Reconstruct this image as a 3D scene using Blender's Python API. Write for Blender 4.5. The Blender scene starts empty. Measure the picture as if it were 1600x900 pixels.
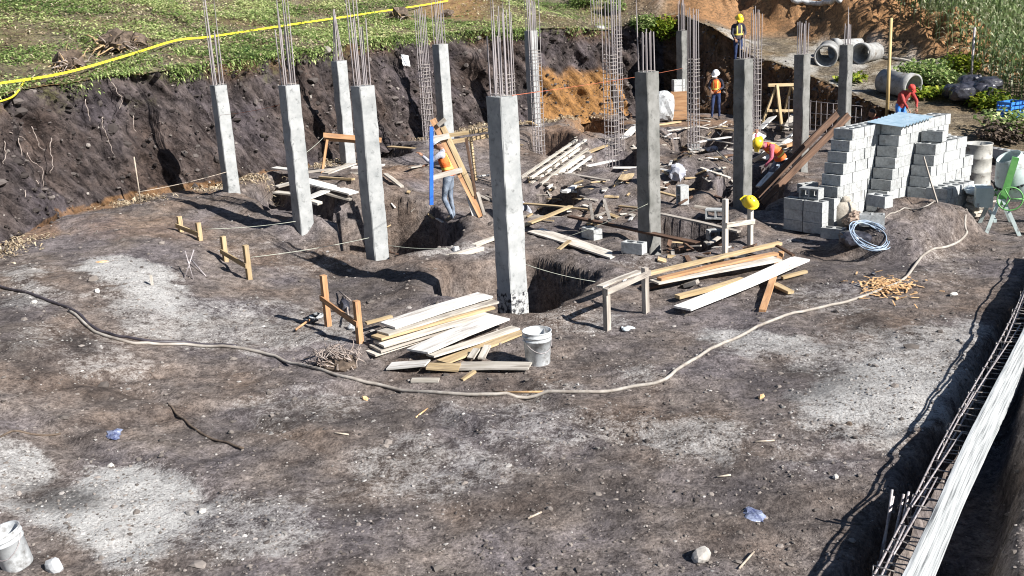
import bpy, math, random
import numpy as np
from mathutils import Vector, Matrix
random.seed(7)
rng = np.random.default_rng(11)
R = math.radians
sc = bpy.context.scene
col = sc.collection

# ------------------------------------------------------------------ camera
FOC, PIT, ROLL, CAMH = 1640.0, .2734, -.0542, 4.41
cF = np.array([0, math.cos(PIT), -math.sin(PIT)])
_u = np.array([0, math.sin(PIT), math.cos(PIT)])
_x = np.array([1., 0, 0])
cX = math.cos(ROLL)*_x + math.sin(ROLL)*_u
cU = -math.sin(ROLL)*_x + math.cos(ROLL)*_u
cam = bpy.data.cameras.new('camera')
cam.sensor_width = 36; cam.lens = 36*FOC/1600; cam.clip_start = .1; cam.clip_end = 1500
camo = bpy.data.objects.new('camera', cam); col.objects.link(camo)
camo.matrix_world = Matrix(((cX[0], cU[0], -cF[0], 0), (cX[1], cU[1], -cF[1], 0), (cX[2], cU[2], -cF[2], CAMH), (0, 0, 0, 1)))
sc.camera = camo

# ------------------------------------------------------------------ sky, sun, exposure
SUN_AZ = Vector((.80, -.60, 0)).normalized()      # towards the sun, on the ground
SUN_EL = R(34.5)
w = bpy.data.worlds.new('World'); sc.world = w; w.use_nodes = True
nt = w.node_tree; bg = nt.nodes['Background']
sky = nt.nodes.new('ShaderNodeTexSky'); sky.sky_type = 'NISHITA'; sky.sun_disc = False
sky.sun_elevation = SUN_EL; sky.sun_rotation = math.atan2(SUN_AZ.x, SUN_AZ.y)
sky.altitude = 1800
nt.links.new(sky.outputs[0], bg.inputs[0]); bg.inputs[1].default_value = .05
sl = bpy.data.lights.new('sun', 'SUN'); sl.energy = 5; sl.angle = R(.53); sl.color = (1, .965, .92)
so = bpy.data.objects.new('sun', sl); col.objects.link(so)
sdir = Vector((SUN_AZ.x*math.cos(SUN_EL), SUN_AZ.y*math.cos(SUN_EL), math.sin(SUN_EL)))
so.rotation_euler = sdir.to_track_quat('Z', 'Y').to_euler(); so.location = sdir*60
vs = sc.view_settings; vs.view_transform = 'Standard'; vs.look = 'None'; vs.gamma = 1; vs.use_curve_mapping = False
vs.exposure = 1.0
sc.cycles.max_bounces = 6; sc.cycles.diffuse_bounces = 3; sc.cycles.transparent_max_bounces = 6
sc.cycles.use_denoising = True
sc.cycles.filter_width = 1.1 if hasattr(sc.cycles, 'filter_width') else 1.5

# ------------------------------------------------------------------ noise and terrain
def _h(ix, iy, s):
    n = (ix.astype(np.int64)*374761393 + iy.astype(np.int64)*668265263 + s*144665) & 0x7fffffff
    n = (n ^ (n >> 13))*1274126177 & 0x7fffffff
    n = (n ^ (n >> 16))
    return (n & 0xffff)/65535.0
def vn(x, y, s=0):
    x = np.asarray(x, float); y = np.asarray(y, float)
    ix = np.floor(x); iy = np.floor(y); fx = x-ix; fy = y-iy
    fx = fx*fx*(3-2*fx); fy = fy*fy*(3-2*fy)
    a = _h(ix, iy, s); b = _h(ix+1, iy, s); c = _h(ix, iy+1, s); d = _h(ix+1, iy+1, s)
    return (a*(1-fx)+b*fx)*(1-fy)+(c*(1-fx)+d*fx)*fy - .5
def fbm(x, y, s=0, o=4, g=.5):
    t = 0; a = 1; k = 1
    for i in range(o):
        t = t + a*vn(x*k+i*17.3, y*k-i*9.1, s+i); a *= g; k *= 2.03
    return t
def sst(t): t = np.clip(t, 0, 1); return t*t*(3-2*t)

# foot of the cut bank, left to right: x, y, height of the lip, slope of the hill behind, ground rise at its foot
BANK = np.array([
 (-10.4, -8, 3.1, .20, .5), (-9.9, 8, 3.1, .20, .5), (-9.3, 15, 3.1, .22, .6),
 (-8.95, 18.1, 3.05, .24, .62), (-8.64, 20.8, 3.1, .25, .62), (-7.78, 22.1, 3.15, .25, .62), (-6.6, 23.3, 3.2, .25, .6),
 (-5.24, 25.2, 3.25, .25, .55), (-4.1, 27.9, 3.3, .25, .45), (-2.95, 31.0, 3.35, .27, .38), (-.9, 34.4, 3.3, .30, .3),
 (1.3, 35.0, 3.25, .32, .25), (3.1, 35.8, 3.2, .32, .2), (4.6, 36.7, 3.0, .30, .1), (4.8, 43.0, 2.9, .30, .1), (6.8, 43.0, 3.2, .3, .05),
 (6.9, 37.2, 2.9, .30, .05), (8.5, 35.3, 1.75, .29, .0), (9.2, 32.6, 1.35, .26, 0), (9.7, 29.8, 1.0, .21, 0), (10.2, 27., .7, .15, 0),
 (10.9, 24.3, .42, .09, 0), (12.0, 21.5, .25, .05, 0), (14.5, 17, .2, .05, 0), (19, 10, .2, .05, 0), (24, -8, .2, .05, 0)])
def bank_d(x, y):
    """signed distance to the bank foot (positive = into the hill) and the interpolated bank values"""
    sh = np.shape(x); x = np.ravel(np.asarray(x, float)); y = np.ravel(np.asarray(y, float))
    best = np.full(x.shape, 1e9); val = np.zeros(x.shape+(3,)); sgn = np.ones(x.shape); arc = np.zeros(x.shape)
    wacc = np.zeros(x.shape); vacc = np.zeros(x.shape+(3,)); s0 = 0
    for a, b in zip(BANK[:-1], BANK[1:]):
        e = b[:2]-a[:2]; L = np.hypot(*e)
        tr = ((x-a[0])*e[0]+(y-a[1])*e[1])/L**2; t = np.clip(tr, 0, 1)
        dx = x-a[0]-t*e[0]; dy = y-a[1]-t*e[1]; d = np.hypot(dx, dy)
        s = np.sign(e[0]*(y-a[1])-e[1]*(x-a[0])); s[s == 0] = 1
        m = d < best-1e-6
        best = np.where(m, d, best); sgn = np.where(m, s, sgn); arc = np.where(m, s0+t*L, arc)
        wgt = L/(d+.35)**3                      # smooth blend of the hill's values
        vacc += wgt[:, None]*(a[2:]+t[:, None]*(b-a)[2:]); wacc += wgt
        s0 += L
    v = vacc/wacc[:, None]
    return (best*sgn).reshape(sh), v.reshape(sh+(3,)), arc.reshape(sh)
BW = .75          # plan width of the bank face

def poly_d(x, y, P):
    """signed distance to polygon P, negative inside"""
    x = np.asarray(x, float); y = np.asarray(y, float); d = np.full(x.shape, 1e9); ins = np.zeros(x.shape, bool)
    n = len(P)
    for i in range(n):
        a = P[i]; b = P[(i+1) % n]; ex = b[0]-a[0]; ey = b[1]-a[1]
        t = np.clip(((x-a[0])*ex+(y-a[1])*ey)/(ex*ex+ey*ey+1e-12), 0, 1)
        d = np.minimum(d, np.hypot(x-a[0]-t*ex, y-a[1]-t*ey))
        c = ((a[1] > y) != (b[1] > y)) & (x < ex*(y-a[1])/(ey+1e-12)+a[0]); ins ^= c
    return np.where(ins, -d, d)

def ray(px, py): return cF+cX*(px-800)/FOC+cU*(450-py)/FOC
def at(px, py, z=0.):
    d = ray(px, py); t = (z-CAMH)/d[2]; return np.array([d[0]*t, d[1]*t, z])
def proj(P):
    d = np.asarray(P, float)-[0, 0, CAMH]; z = d@cF
    return 800+FOC*(d@cX)/z, 450-FOC*(d@cU)/z
def zat(X, Y, py):
    lo, hi = -6., 20.
    for i in range(40):
        m = (lo+hi)/2
        if proj((X, Y, m))[1] > py: lo = m
        else: hi = m
    return m
PXP = lambda L, z: [tuple(at(a, b, z)[:2]) for a, b in L]

# excavated footings: outline and depth
PITS = [
 (PXP([(694, 458), (705, 424), (830, 408), (926, 424), (930, 436), (840, 487), (775, 486)], 0), 1.9),
 (PXP([(514, 352), (600, 333), (672, 332), (712, 362), (690, 386), (600, 401), (545, 397)], .05), 1.9),
 (PXP([(388, 322), (430, 290), (510, 318), (538, 346), (500, 358), (422, 338)], .35), .6),
 (PXP([(572, 258), (585, 238), (634, 240), (640, 255), (612, 268)], .2), 1.2),
 (PXP([(800, 332), (822, 296), (890, 292), (905, 315), (860, 338)], 0), 1.5),
 (PXP([(828, 247), (838, 222), (884, 222), (890, 240), (868, 252)], 0), 1.4),
 (PXP([(895, 208), (912, 190), (958, 194), (968, 210), (930, 220)], .1), 1.3),
 (PXP([(932, 262), (940, 240), (990, 236), (1000, 256), (965, 272)], 0), 1.4),
 (PXP([(1052, 235), (1062, 210), (1130, 210), (1140, 232), (1095, 245)], 0), 1.4),
 (PXP([(1000, 372), (1030, 345), (1120, 348), (1142, 372), (1085, 392), (1015, 396)], 0), 1.8),
 (PXP([(1120, 312), (1135, 272), (1195, 268), (1225, 305), (1180, 330)], 0), 1.4),
 (PXP([(1020, 305), (1040, 285), (1095, 278), (1110, 300), (1060, 318)], 0), .6)]
# trench under the long beam at the right: left edge and right edge on the ground
TRENCH = [(1.6, 5.9)]+[tuple(at(a, b, 0)[:2]) for a, b in [(1300, 900), (1376, 790), (1442, 690), (1492, 600), (1560, 495), (1602, 420)]]+[(9.0, 17.6), (9.5, 17.2), (7.3, 13.6), (5.6, 10.6), (4.6, 8.6), (3.6, 6.8), (2.9, 5.4)]
MOUNDS = [  # x, y, rx, ry, angle, height : the spoil heap the blocks stand beside, small heaps
 (-3.74, 18.9, 1.1, .9, .6, .30), (*at(1425, 350, .3)[:2], 1.35, .7, .75, .58),
 (*at(230, 345, .5)[:2], 2.2, .9, .9, .18), (*at(640, 300, .1)[:2], 1.6, .9, .8, .16), (*at(890, 275, .1)[:2], 1.3, .7, .6, .14),
 (*at(1060, 330, .1)[:2], 1.0, .5, .6, .12), (*at(560, 335, .1)[:2], .9, .5, .7, .28), (*at(765, 345, .1)[:2], .9, .5, .6, .26), (*at(985, 300, .1)[:2], .9, .6, .7, .25), (*at(1085, 262, .1)[:2], 1.0, .6, .7, .3), (*at(915, 228, .1)[:2], 1.3, .7, .7, .3), (*at(1150, 352, .1)[:2], .7, .4, .7, .22), (*at(1020, 222, .1)[:2], 1.2, .7, .7, .28), (*at(745, 250, .1)[:2], 1.4, .7, .7, .3), (*at(660, 420, .0)[:2], .9, .4, .6, .12), (*at(1300, 640, 0)[:2], 1.4, .5, .5, .06), (*at(640, 680, 0)[:2], 2.0, .5, .2, .05), (*at(120, 590, 0)[:2], 1.2, .6, .3, .10)]
ORANGE_RIDGE = None
RUTS = [((-1.6, 7.0), 4.6, .9, 2.6), ((-1.6, 7.0), 5.9, .9, 2.6), ((3.2, 12.6), 3.4, 3.2, 5.2), ((3.2, 12.6), 4.5, 3.2, 5.2), ((-9, 2), 9.2, .6, 1.5), ((-9, 2), 10.6, .6, 1.5)]   # old wheel tracks: centre, radius, from angle, to angle
def ruts(x, y):
    t = 0
    for (cx, cy), rr, a0, a1 in RUTS:
        q = np.hypot(x-cx, y-cy)-rr+.12*vn(x*1.1, y*1.1, 14); a = np.arctan2(y-cy, x-cx) % 6.283
        m = sst((a-a0)/.4)*sst((a1-a)/.4); t = t+m*(.045*np.exp(-(q/.13)**2)-.022*np.exp(-((np.abs(q)-.24)/.08)**2))
    return t
def height(x, y, fine=True, pits=True):
    x = np.asarray(x, float); y = np.asarray(y, float)
    d, v, arc = bank_d(x, y)
    dn = d + .35*fbm(x*.9, y*.9, 3, 3)
    rise = v[..., 2]*sst((d+6.5)/4.2)
    g = rise + .07*fbm(x*.35, y*.35, 5, 3) + .075*fbm(x*1.3, y*1.3, 8, 3) + .03*fbm(x*3.7, y*3.7, 9, 2) - ruts(x, y)
    fa = 1+.55*fbm(x*1.7, y*1.7, 44, 4); fb = 1+.8*fbm(x*2.2, y*2.2, 45, 3)
    for (mx, my, rx, ry, an, hh) in MOUNDS:
        ca, sa = math.cos(an), math.sin(an); lx = ((x-mx)*ca+(y-my)*sa)/rx; ly = (-(x-mx)*sa+(y-my)*ca)/ry
        lx = lx*lx; ly = ly*ly; q = lx*lx*lx+ly*ly*ly if hh > .5 else lx+ly
        g = g + hh*np.exp(-q*1.2)*(fa if hh > .5 else fb)
    if pits:
        nz = .16*fbm(x*1.6, y*1.6, 21, 3)
        for P, dep in PITS:
            cx = sum(p[0] for p in P)/len(P); cy = sum(p[1] for p in P)/len(P)
            m = (np.abs(x-cx) < 3.5) & (np.abs(y-cy) < 4.5)
            if not np.any(m): continue
            q = np.full(x.shape, 1e3); q[m] = poly_d(x[m], y[m], P)
            q = q+nz
            g = g - dep*sst((.12-q)/.16) + .10*np.exp(-((q-.42)/.25)**2)
        m = (x > .5) & (x < 11) & (y > 4) & (y < 19)
        if np.any(m):
            q = np.full(x.shape, 1e3); q[m] = poly_d(x[m], y[m], TRENCH)
            g = g - .75*sst((.0-q-nz*.6)/.3)
        g = g - .5*sst((x-(y-6.0)*.53-4.05)/.9)*((x > 2) & (y < 16) & (y > 3))*sst((16-y)/3.)
    hill = v[..., 0] + v[..., 1]*np.maximum(d-BW, 0) - .006*np.maximum(d-20, 0)*np.maximum(d, 0)*v[..., 1]
    wr = sst((x-7.3)/2.2)*sst((y-12)/6)
    hill = np.maximum(hill, v[..., 0]*.9)*(1-wr)+wr*np.maximum(1.69+.13*(y-35)-.05*(x-9)-.0012*np.maximum(y-45, 0)**2*0, .15) + .22*fbm(x*.5, y*.5, 31, 4)*sst(d/3) + .05*fbm(x*2.2, y*2.2, 37, 3)
    if ORANGE_RIDGE is not None: hill = hill + ORANGE_RIDGE(x, y)
    k = d > BW*.8
    z = np.where(k, hill, g)
    if fine:
        z = z + .025*fbm(x*5, y*5, 41, 3) 
    return z
def hmask(x, y): return bank_d(x, y)
def hz(x, y, **k): return float(height(np.array([x]), np.array([y]), **k)[0])
def hit(px, py, dz=0., pits=True, tmax=90):
    """where the line of sight through a photo pixel meets the ground raised by dz"""
    d = ray(px, py); ts = np.concatenate([np.arange(6, 45, .11), np.arange(45, tmax, .4)])
    X = d[0]*ts; Y = d[1]*ts; Z = CAMH+d[2]*ts
    hh = height(X, Y, fine=False, pits=pits)+dz
    i = int(np.argmax(Z < hh))
    if i == 0: i = len(ts)-1
    a = Z[i-1]-hh[i-1]; b = hh[i]-Z[i]; k = a/(a+b+1e-9) if a+b > 0 else 0
    t = ts[i-1]+(ts[i]-ts[i-1])*min(max(k, 0), 1)
    return np.array([d[0]*t, d[1]*t, CAMH+d[2]*t])

def ridge(x, y):
    # orange cut behind the pipes and the rubble heap beside the track, both on the hill
    t = 0
    for (mx, my, rx, ry, an, hh) in RIDGES:
        ca, sa = math.cos(an), math.sin(an); lx = ((x-mx)*ca+(y-my)*sa)/rx; ly = (-(x-mx)*sa+(y-my)*ca)/ry
        t = t + hh*np.exp(-(lx**4+ly**4))
    return t*(1+.9*fbm(x*1.1, y*1.1, 55, 4, .6))
RIDGES = [(13.7, 39.2, 5.0, 1.5, -1.09, 1.35), (10.2, 45.0, 3.8, 2.2, -.6, 1.0)]
ORANGE_RIDGE = ridge

# ------------------------------------------------------------------ materials
MATS = {}
def N(t, typ, **k):
    n = t.nodes.new(typ)
    for a, b in k.items():
        if a == 'inp':
            for i, v in b.items(): n.inputs[i].default_value = v
        else: setattr(n, a, b)
    return n
def ramp(t, fac, stops, interp='LINEAR'):
    n = t.nodes.new('ShaderNodeValToRGB'); n.color_ramp.interpolation = interp
    e = n.color_ramp.elements
    while len(e) < len(stops): e.new(.5)
    for i, (p, c) in enumerate(stops):
        e[i].position = p; e[i].color = (*c, 1) if len(c) == 3 else c
    t.links.new(fac, n.inputs[0]); return n.outputs[0]
def mix(t, fac, a, b, mode='MIX'):
    n = t.nodes.new('ShaderNodeMix'); n.data_type = 'RGBA'; n.blend_type = mode
    for sock, v in ((n.inputs[0], fac), (n.inputs[6], a), (n.inputs[7], b)):
        if hasattr(v, 'links'): t.links.new(v, sock)
        elif isinstance(v, (tuple, list)): sock.default_value = (*v, 1) if len(v) == 3 else v
        else: sock.default_value = v
    return n.outputs[2]
def math_n(t, op, a, b=None, c=None):
    n = t.nodes.new('ShaderNodeMath'); n.operation = op
    for i, v in enumerate((a, b, c)):
        if v is None: continue
        if hasattr(v, 'links'): t.links.new(v, n.inputs[i])
        else: n.inputs[i].default_value = v
    return n.outputs[0]
def tex(t, kind, vec, scale, detail=4, rough=.6, out=0, dist=0):
    if kind == 'noise':
        n = N(t, 'ShaderNodeTexNoise'); n.inputs['Scale'].default_value = scale; n.inputs['Detail'].default_value = detail
        n.inputs['Roughness'].default_value = rough; n.inputs['Distortion'].default_value = dist
    else:
        n = N(t, 'ShaderNodeTexVoronoi'); n.inputs['Scale'].default_value = scale; n.feature = 'F1'
    t.links.new(vec, n.inputs['Vector']); return n.outputs[out]
def new_mat(name):
    m = bpy.data.materials.new(name); m.use_nodes = True; t = m.node_tree
    b = t.nodes['Principled BSDF']; MATS[name] = m
    return m, t, b
def coords(t, kind='Object', sx=1, sy=1, sz=1):
    c = N(t, 'ShaderNodeTexCoord'); mp = N(t, 'ShaderNodeMapping'); mp.inputs['Scale'].default_value = (sx, sy, sz)
    t.links.new(c.outputs[kind], mp.inputs[0]); return mp.outputs[0]
def bump(t, b, h, strength=.5, dist=.02):
    n = N(t, 'ShaderNodeBump'); n.inputs['Strength'].default_value = strength; n.inputs['Distance'].default_value = dist
    t.links.new(h, n.inputs['Height']); t.links.new(n.outputs[0], b.inputs['Normal'])
def simple(name, c0, c1, scale=8, rough=.8, bs=.3, bd=.01, metal=0, sx=1, sy=1, sz=1, lo=.35, hi=.65, detail=5, rnd=0, spec=.3, dirt=None):
    m, t, b = new_mat(name); v = coords(t, 'Object', sx, sy, sz)
    if rnd:
        oi = N(t, 'ShaderNodeObjectInfo'); va = N(t, 'ShaderNodeVectorMath', operation='ADD'); t.links.new(v, va.inputs[0])
        vm = N(t, 'ShaderNodeVectorMath', operation='SCALE'); vm.inputs[0].default_value = (13, 7, 5); t.links.new(oi.outputs['Random'], vm.inputs['Scale'])
        t.links.new(vm.outputs[0], va.inputs[1]); v = va.outputs[0]
    f = tex(t, 'noise', v, scale, detail, .65)
    c = ramp(t, f, [(lo, c0), (hi, c1)])
    if dirt:
        f2 = tex(t, 'noise', v, dirt[1], 5, .7); k = ramp(t, f2, [(dirt[2], (0, 0, 0)), (dirt[3], (1, 1, 1))]); c = mix(t, k, c, dirt[0])
    if rnd:
        hs = N(t, 'ShaderNodeHueSaturation'); va2 = math_n(t, 'MULTIPLY_ADD', oi.outputs['Random'], rnd, 1-rnd/2)
        t.links.new(va2, hs.inputs['Value']); t.links.new(c, hs.inputs['Color']); c = hs.outputs[0]
    t.links.new(c, b.inputs['Base Color'])
    b.inputs['Roughness'].default_value = rough; b.inputs['Metallic'].default_value = metal; b.inputs['Specular IOR Level'].default_value = spec
    if bs: bump(t, b, f, bs, bd)
    return m

def soil(name, dark, mid, pale, orange, green=None, grit=1., pale_bias=.08, streak=False):
    """broken earth; the attributes pale / orange / green say where dust, subsoil and turf lie"""
    m, t, b = new_mat(name); v = coords(t, 'Object')
    at_p = N(t, 'ShaderNodeAttribute', attribute_name='pale').outputs['Fac']
    at_o = N(t, 'ShaderNodeAttribute', attribute_name='orange').outputs['Fac']
    at_d = N(t, 'ShaderNodeAttribute', attribute_name='dark').outputs['Fac']
    n1 = tex(t, 'noise', v, 1.7, 6, .62); n2 = tex(t, 'noise', v, 9*grit, 6, .72); n3 = tex(t, 'noise', v, 34*grit, 4, .8)
    vo = tex(t, 'voro', v, 26*grit, out=0)
    g = math_n(t, 'ADD', math_n(t, 'MULTIPLY', n2, .55), math_n(t, 'MULTIPLY', n3, .45))
    if streak:
        su = N(t, 'ShaderNodeAttribute', attribute_name='su').outputs['Fac']; sv = N(t, 'ShaderNodeAttribute', attribute_name='sv').outputs['Fac']
        cb = N(t, 'ShaderNodeCombineXYZ'); t.links.new(math_n(t, 'MULTIPLY_ADD', sv, 2.6, math_n(t, 'MULTIPLY', su, 4.6)), cb.inputs[0]); t.links.new(math_n(t, 'MULTIPLY_ADD', su, .4, math_n(t, 'MULTIPLY', sv, -2.0)), cb.inputs[1])
        st = tex(t, 'noise', cb.outputs[0], 1.0, 6, .7, dist=.6)
        g = math_n(t, 'ADD', math_n(t, 'MULTIPLY', g, .45), math_n(t, 'MULTIPLY', st, .55))
    c = ramp(t, g, [(.32, tuple(.45*k for k in dark)), (.43, dark), (.60, mid), (.76, tuple(min(1, 1.55*k) for k in mid))])
    big = ramp(t, n1, [(.35, (.62, .62, .64)), (.65, (1.3, 1.28, 1.25))]); c = mix(t, 1., c, big, 'MULTIPLY')
    n0 = tex(t, 'noise', v, .55, 4, .6); tint = ramp(t, n0, [(.38, (1.0, 1.0, 1.06)), (.5, (1., .97, .93)), (.64, (.98, .86, .74))]); c = mix(t, 1., c, tint, 'MULTIPLY')
    # pale dust: only where the patch is, broken up by the grit
    pk = math_n(t, 'ADD', math_n(t, 'MULTIPLY', at_p, 1.0), math_n(t, 'MULTIPLY_ADD', g, 2.6, -1.62+pale_bias))
    pk = math_n(t, 'ADD', pk, math_n(t, 'MULTIPLY_ADD', n1, .8, -.40))
    pf = ramp(t, pk, [(.12, (0, 0, 0)), (.85, (1, 1, 1))])
    pc = ramp(t, n3, [(.3, tuple(.55*k for k in pale)), (.62, pale)])
    c = mix(t, pf, c, pc)
    ok = math_n(t, 'MULTIPLY', at_o, ramp(t, n2, [(.3, (.45,)*3), (.6, (1,)*3)])); oc = ramp(t, g, [(.36, tuple(.3*k for k in orange)), (.6, orange)])
    c = mix(t, ok, c, oc)
    c = mix(t, math_n(t, 'MULTIPLY', at_d, .75), c, tuple(.45*k for k in dark))
    if green:
        at_g = N(t, 'ShaderNodeAttribute', attribute_name='green').outputs['Fac']
        gk = math_n(t, 'MULTIPLY', at_g, ramp(t, n2, [(.46, (0,)*3), (.62, (.6,)*3)])); c = mix(t, gk, c, green)
    t.links.new(c, b.inputs['Base Color']); b.inputs['Roughness'].default_value = .95; b.inputs['Specular IOR Level'].default_value = .12
    if streak: n2 = math_n(t, 'MULTIPLY_ADD', st, 2.2, n2)
    hh = math_n(t, 'ADD', math_n(t, 'MULTIPLY', n2, 1.2), math_n(t, 'SUBTRACT', math_n(t, 'MULTIPLY', n3, .8), math_n(t, 'MULTIPLY', vo, .35)))
    bump(t, b, hh, .9 if streak or green else .7, .03)
    return m
DARK, MID = (.076, .066, .063), (.232, .206, .196)
soil('soil', DARK, MID, (.47, .46, .445), (.34, .19, .09))
soil('bank_soil', (.018, .015, .0155), (.118, .101, .101), (.25, .23, .225), (.40, .205, .07), (.12, .12, .05), pale_bias=-.05, streak=True)
soil('hill_soil', (.075, .062, .045), (.25, .21, .15), (.46, .44, .40), (.42, .225, .105), (.11, .14, .035))
MATS['soil']; 

# ------------------------------------------------------------------ mesh helpers
def link(name, me, parent=None, mat=None):
    o = bpy.data.objects.new(name, me); col.objects.link(o)
    if parent is not None: o.parent = parent
    if mat is not None and me is not None and not me.materials: me.materials.append(MATS[mat] if isinstance(mat, str) else mat)
    return o
def tag(o, label=None, cat=None, group=None, kind=None):
    if label: o['label'] = label
    if cat: o['category'] = cat
    if group: o['group'] = group
    if kind: o['kind'] = kind
    return o
def empty(name, loc=(0, 0, 0), rz=0, label=None, cat=None, group=None):
    o = bpy.data.objects.new(name, None); col.objects.link(o); o.location = Vector(loc); o.rotation_euler = (0, 0, rz); o.empty_display_size = .1
    return tag(o, label, cat, group)
class MB:
    def __init__(s): s.v = []; s.f = []; s.mi = []; s.sm = []
    def add(s, V, Fs, mi=0, smooth=False):
        o = len(s.v); s.v += [tuple(map(float, p)) for p in V]
        for f in Fs: s.f.append(tuple(i+o for i in f)); s.mi.append(mi); s.sm.append(smooth)
        return s
    def box(s, c, size, M=None, mi=0, jit=0):
        hx, hy, hz_ = size[0]/2, size[1]/2, size[2]/2; V = []
        for z in (-1, 1):
            for x, y in ((-1, -1), (1, -1), (1, 1), (-1, 1)):
                p = Vector((x*hx, y*hy, z*hz_))
                if jit: p += Vector([random.uniform(-jit, jit) for _ in range(3)])
                if M is not None: p = M @ p
                V.append(p+Vector(c))
        return s.add(V, [(3, 2, 1, 0), (4, 5, 6, 7), (0, 1, 5, 4), (1, 2, 6, 5), (2, 3, 7, 6), (3, 0, 4, 7)], mi)
    def beam(s, p0, p1, w, t, up=(0, 0, 1), mi=0, seg=1, sag=0, jit=0, twist=0):
        """board from p0 to p1, w wide, t thick, chamfered a little at the ends"""
        p0 = Vector(p0); p1 = Vector(p1); d = (p1-p0); L = d.length; d.normalize(); up = Vector(up)
        sd = d.cross(up)
        if sd.length < 1e-4: sd = d.cross(Vector((1, 0, 0)))
        sd.normalize(); n = sd.cross(d); V = []
        for i in range(seg+1):
            k = i/seg; c = p0+(p1-p0)*k+n*(sag*4*k*(1-k)); a = twist*(k-.5)
            ww = w/2*(1+random.uniform(-jit, jit)); s2 = sd*math.cos(a)+n*math.sin(a); n2 = n*math.cos(a)-sd*math.sin(a)
            V += [c-s2*ww-n2*t/2, c+s2*ww-n2*t/2, c+s2*ww+n2*t/2, c-s2*ww+n2*t/2]
        Fs = [(0, 1, 2, 3), tuple(reversed([4*seg+j for j in range(4)]))]
        for i in range(seg):
            for j in range(4): a, b = 4*i+j, 4*i+(j+1) % 4; Fs.append((a, a+4, b+4, b))
        return s.add(V, Fs, mi)
    def tube(s, pts, r, n=6, mi=0, caps=True, smooth=True):
        pts = [Vector(p) for p in pts]; m = len(pts); rr = r if hasattr(r, '__len__') else [r]*m
        V = []; ref = None
        for i, p in enumerate(pts):
            d = (pts[min(i+1, m-1)]-pts[max(i-1, 0)]).normalized()
            if ref is None: ref = d.orthogonal().normalized()
            ref = (ref-d*ref.dot(d)); ref = ref.normalized() if ref.length > 1e-6 else d.orthogonal().normalized()
            b = d.cross(ref)
            V += [p+(ref*math.cos(2*math.pi*k/n)+b*math.sin(2*math.pi*k/n))*rr[i] for k in range(n)]
        Fs = []
        for i in range(m-1):
            for k in range(n): a = i*n+k; b2 = i*n+(k+1) % n; Fs.append((a, b2, b2+n, a+n))
        if caps: Fs += [tuple(reversed(range(n))), tuple((m-1)*n+k for k in range(n))]
        return s.add(V, Fs, mi, smooth)
    def lathe(s, prof, n=20, M=None, mi=0, smooth=True):
        V = []
        for r, z in prof:
            for k in range(n):
                p = Vector((r*math.cos(2*math.pi*k/n), r*math.sin(2*math.pi*k/n), z)); V.append(M @ p if M is not None else p)
        Fs = []
        for i in range(len(prof)-1):
            for k in range(n): a = i*n+k; b2 = i*n+(k+1) % n; Fs.append((a, b2, b2+n, a+n))
        return s.add(V, Fs, mi, smooth)
    def blob(s, c, r, n=2, noise=.2, M=None, mi=0, smooth=False):
        V, Fs = ICO[n]; P = []
        for v in V:
            k = 1+random.uniform(-noise, noise); p = Vector((v[0]*r[0]*k, v[1]*r[1]*k, v[2]*r[2]*k)); P.append((M @ p if M is not None else p)+Vector(c))
        return s.add(P, Fs, mi, smooth)
    def mesh(s, name='m', mats=()):
        me = bpy.data.meshes.new(name); me.from_pydata(s.v, [], s.f)
        for m in mats: me.materials.append(MATS[m])
        me.polygons.foreach_set('material_index', s.mi); me.polygons.foreach_set('use_smooth', s.sm); me.update(); return me
    def build(s, name, mats, parent=None):
        return link(name, s.mesh(name, (mats,) if isinstance(mats, str) else mats), parent)
def _ico():
    out = {}
    t = (1+5**.5)/2
    V = [Vector(v).normalized() for v in [(-1, t, 0), (1, t, 0), (-1, -t, 0), (1, -t, 0), (0, -1, t), (0, 1, t), (0, -1, -t), (0, 1, -t), (t, 0, -1), (t, 0, 1), (-t, 0, -1), (-t, 0, 1)]]
    Fs = [(0, 11, 5), (0, 5, 1), (0, 1, 7), (0, 7, 10), (0, 10, 11), (1, 5, 9), (5, 11, 4), (11, 10, 2), (10, 7, 6), (7, 1, 8), (3, 9, 4), (3, 4, 2), (3, 2, 6), (3, 6, 8), (3, 8, 9), (4, 9, 5), (2, 4, 11), (6, 2, 10), (8, 6, 7), (9, 8, 1)]
    out[1] = ([tuple(v) for v in V], Fs)
    for lv in (2, 3):
        mid = {}; F2 = []; V = list(V)
        def mp(a, b):
            k = (min(a, b), max(a, b))
            if k not in mid: V.append(((V[a]+V[b])/2).normalized()); mid[k] = len(V)-1
            return mid[k]
        for a, b, c in Fs: x, y, z = mp(a, b), mp(b, c), mp(c, a); F2 += [(a, x, z), (b, y, x), (c, z, y), (x, y, z)]
        Fs = F2; out[lv] = ([tuple(v) for v in V], Fs)
    return out
ICO = _ico()
def np_mesh(name, V, Fq, smooth=True, attrs=None):
    """mesh from numpy arrays; Fq is (n,4) or (n,3)"""
    me = bpy.data.meshes.new(name); k = Fq.shape[1]
    me.vertices.add(len(V)); me.vertices.foreach_set('co', np.ascontiguousarray(V, np.float32).ravel())
    me.loops.add(Fq.size); me.loops.foreach_set('vertex_index', np.ascontiguousarray(Fq, np.int32).ravel())
    me.polygons.add(len(Fq)); me.polygons.foreach_set('loop_start', np.arange(0, Fq.size, k, dtype=np.int32))
    me.polygons.foreach_set('use_smooth', np.full(len(Fq), smooth))
    me.update(calc_edges=True)
    for a, d in (attrs or {}).items():
        at_ = me.attributes.new(a, 'FLOAT', 'POINT'); at_.data.foreach_set('value', np.ascontiguousarray(d, np.float32))
    me.validate(); return me

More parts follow.
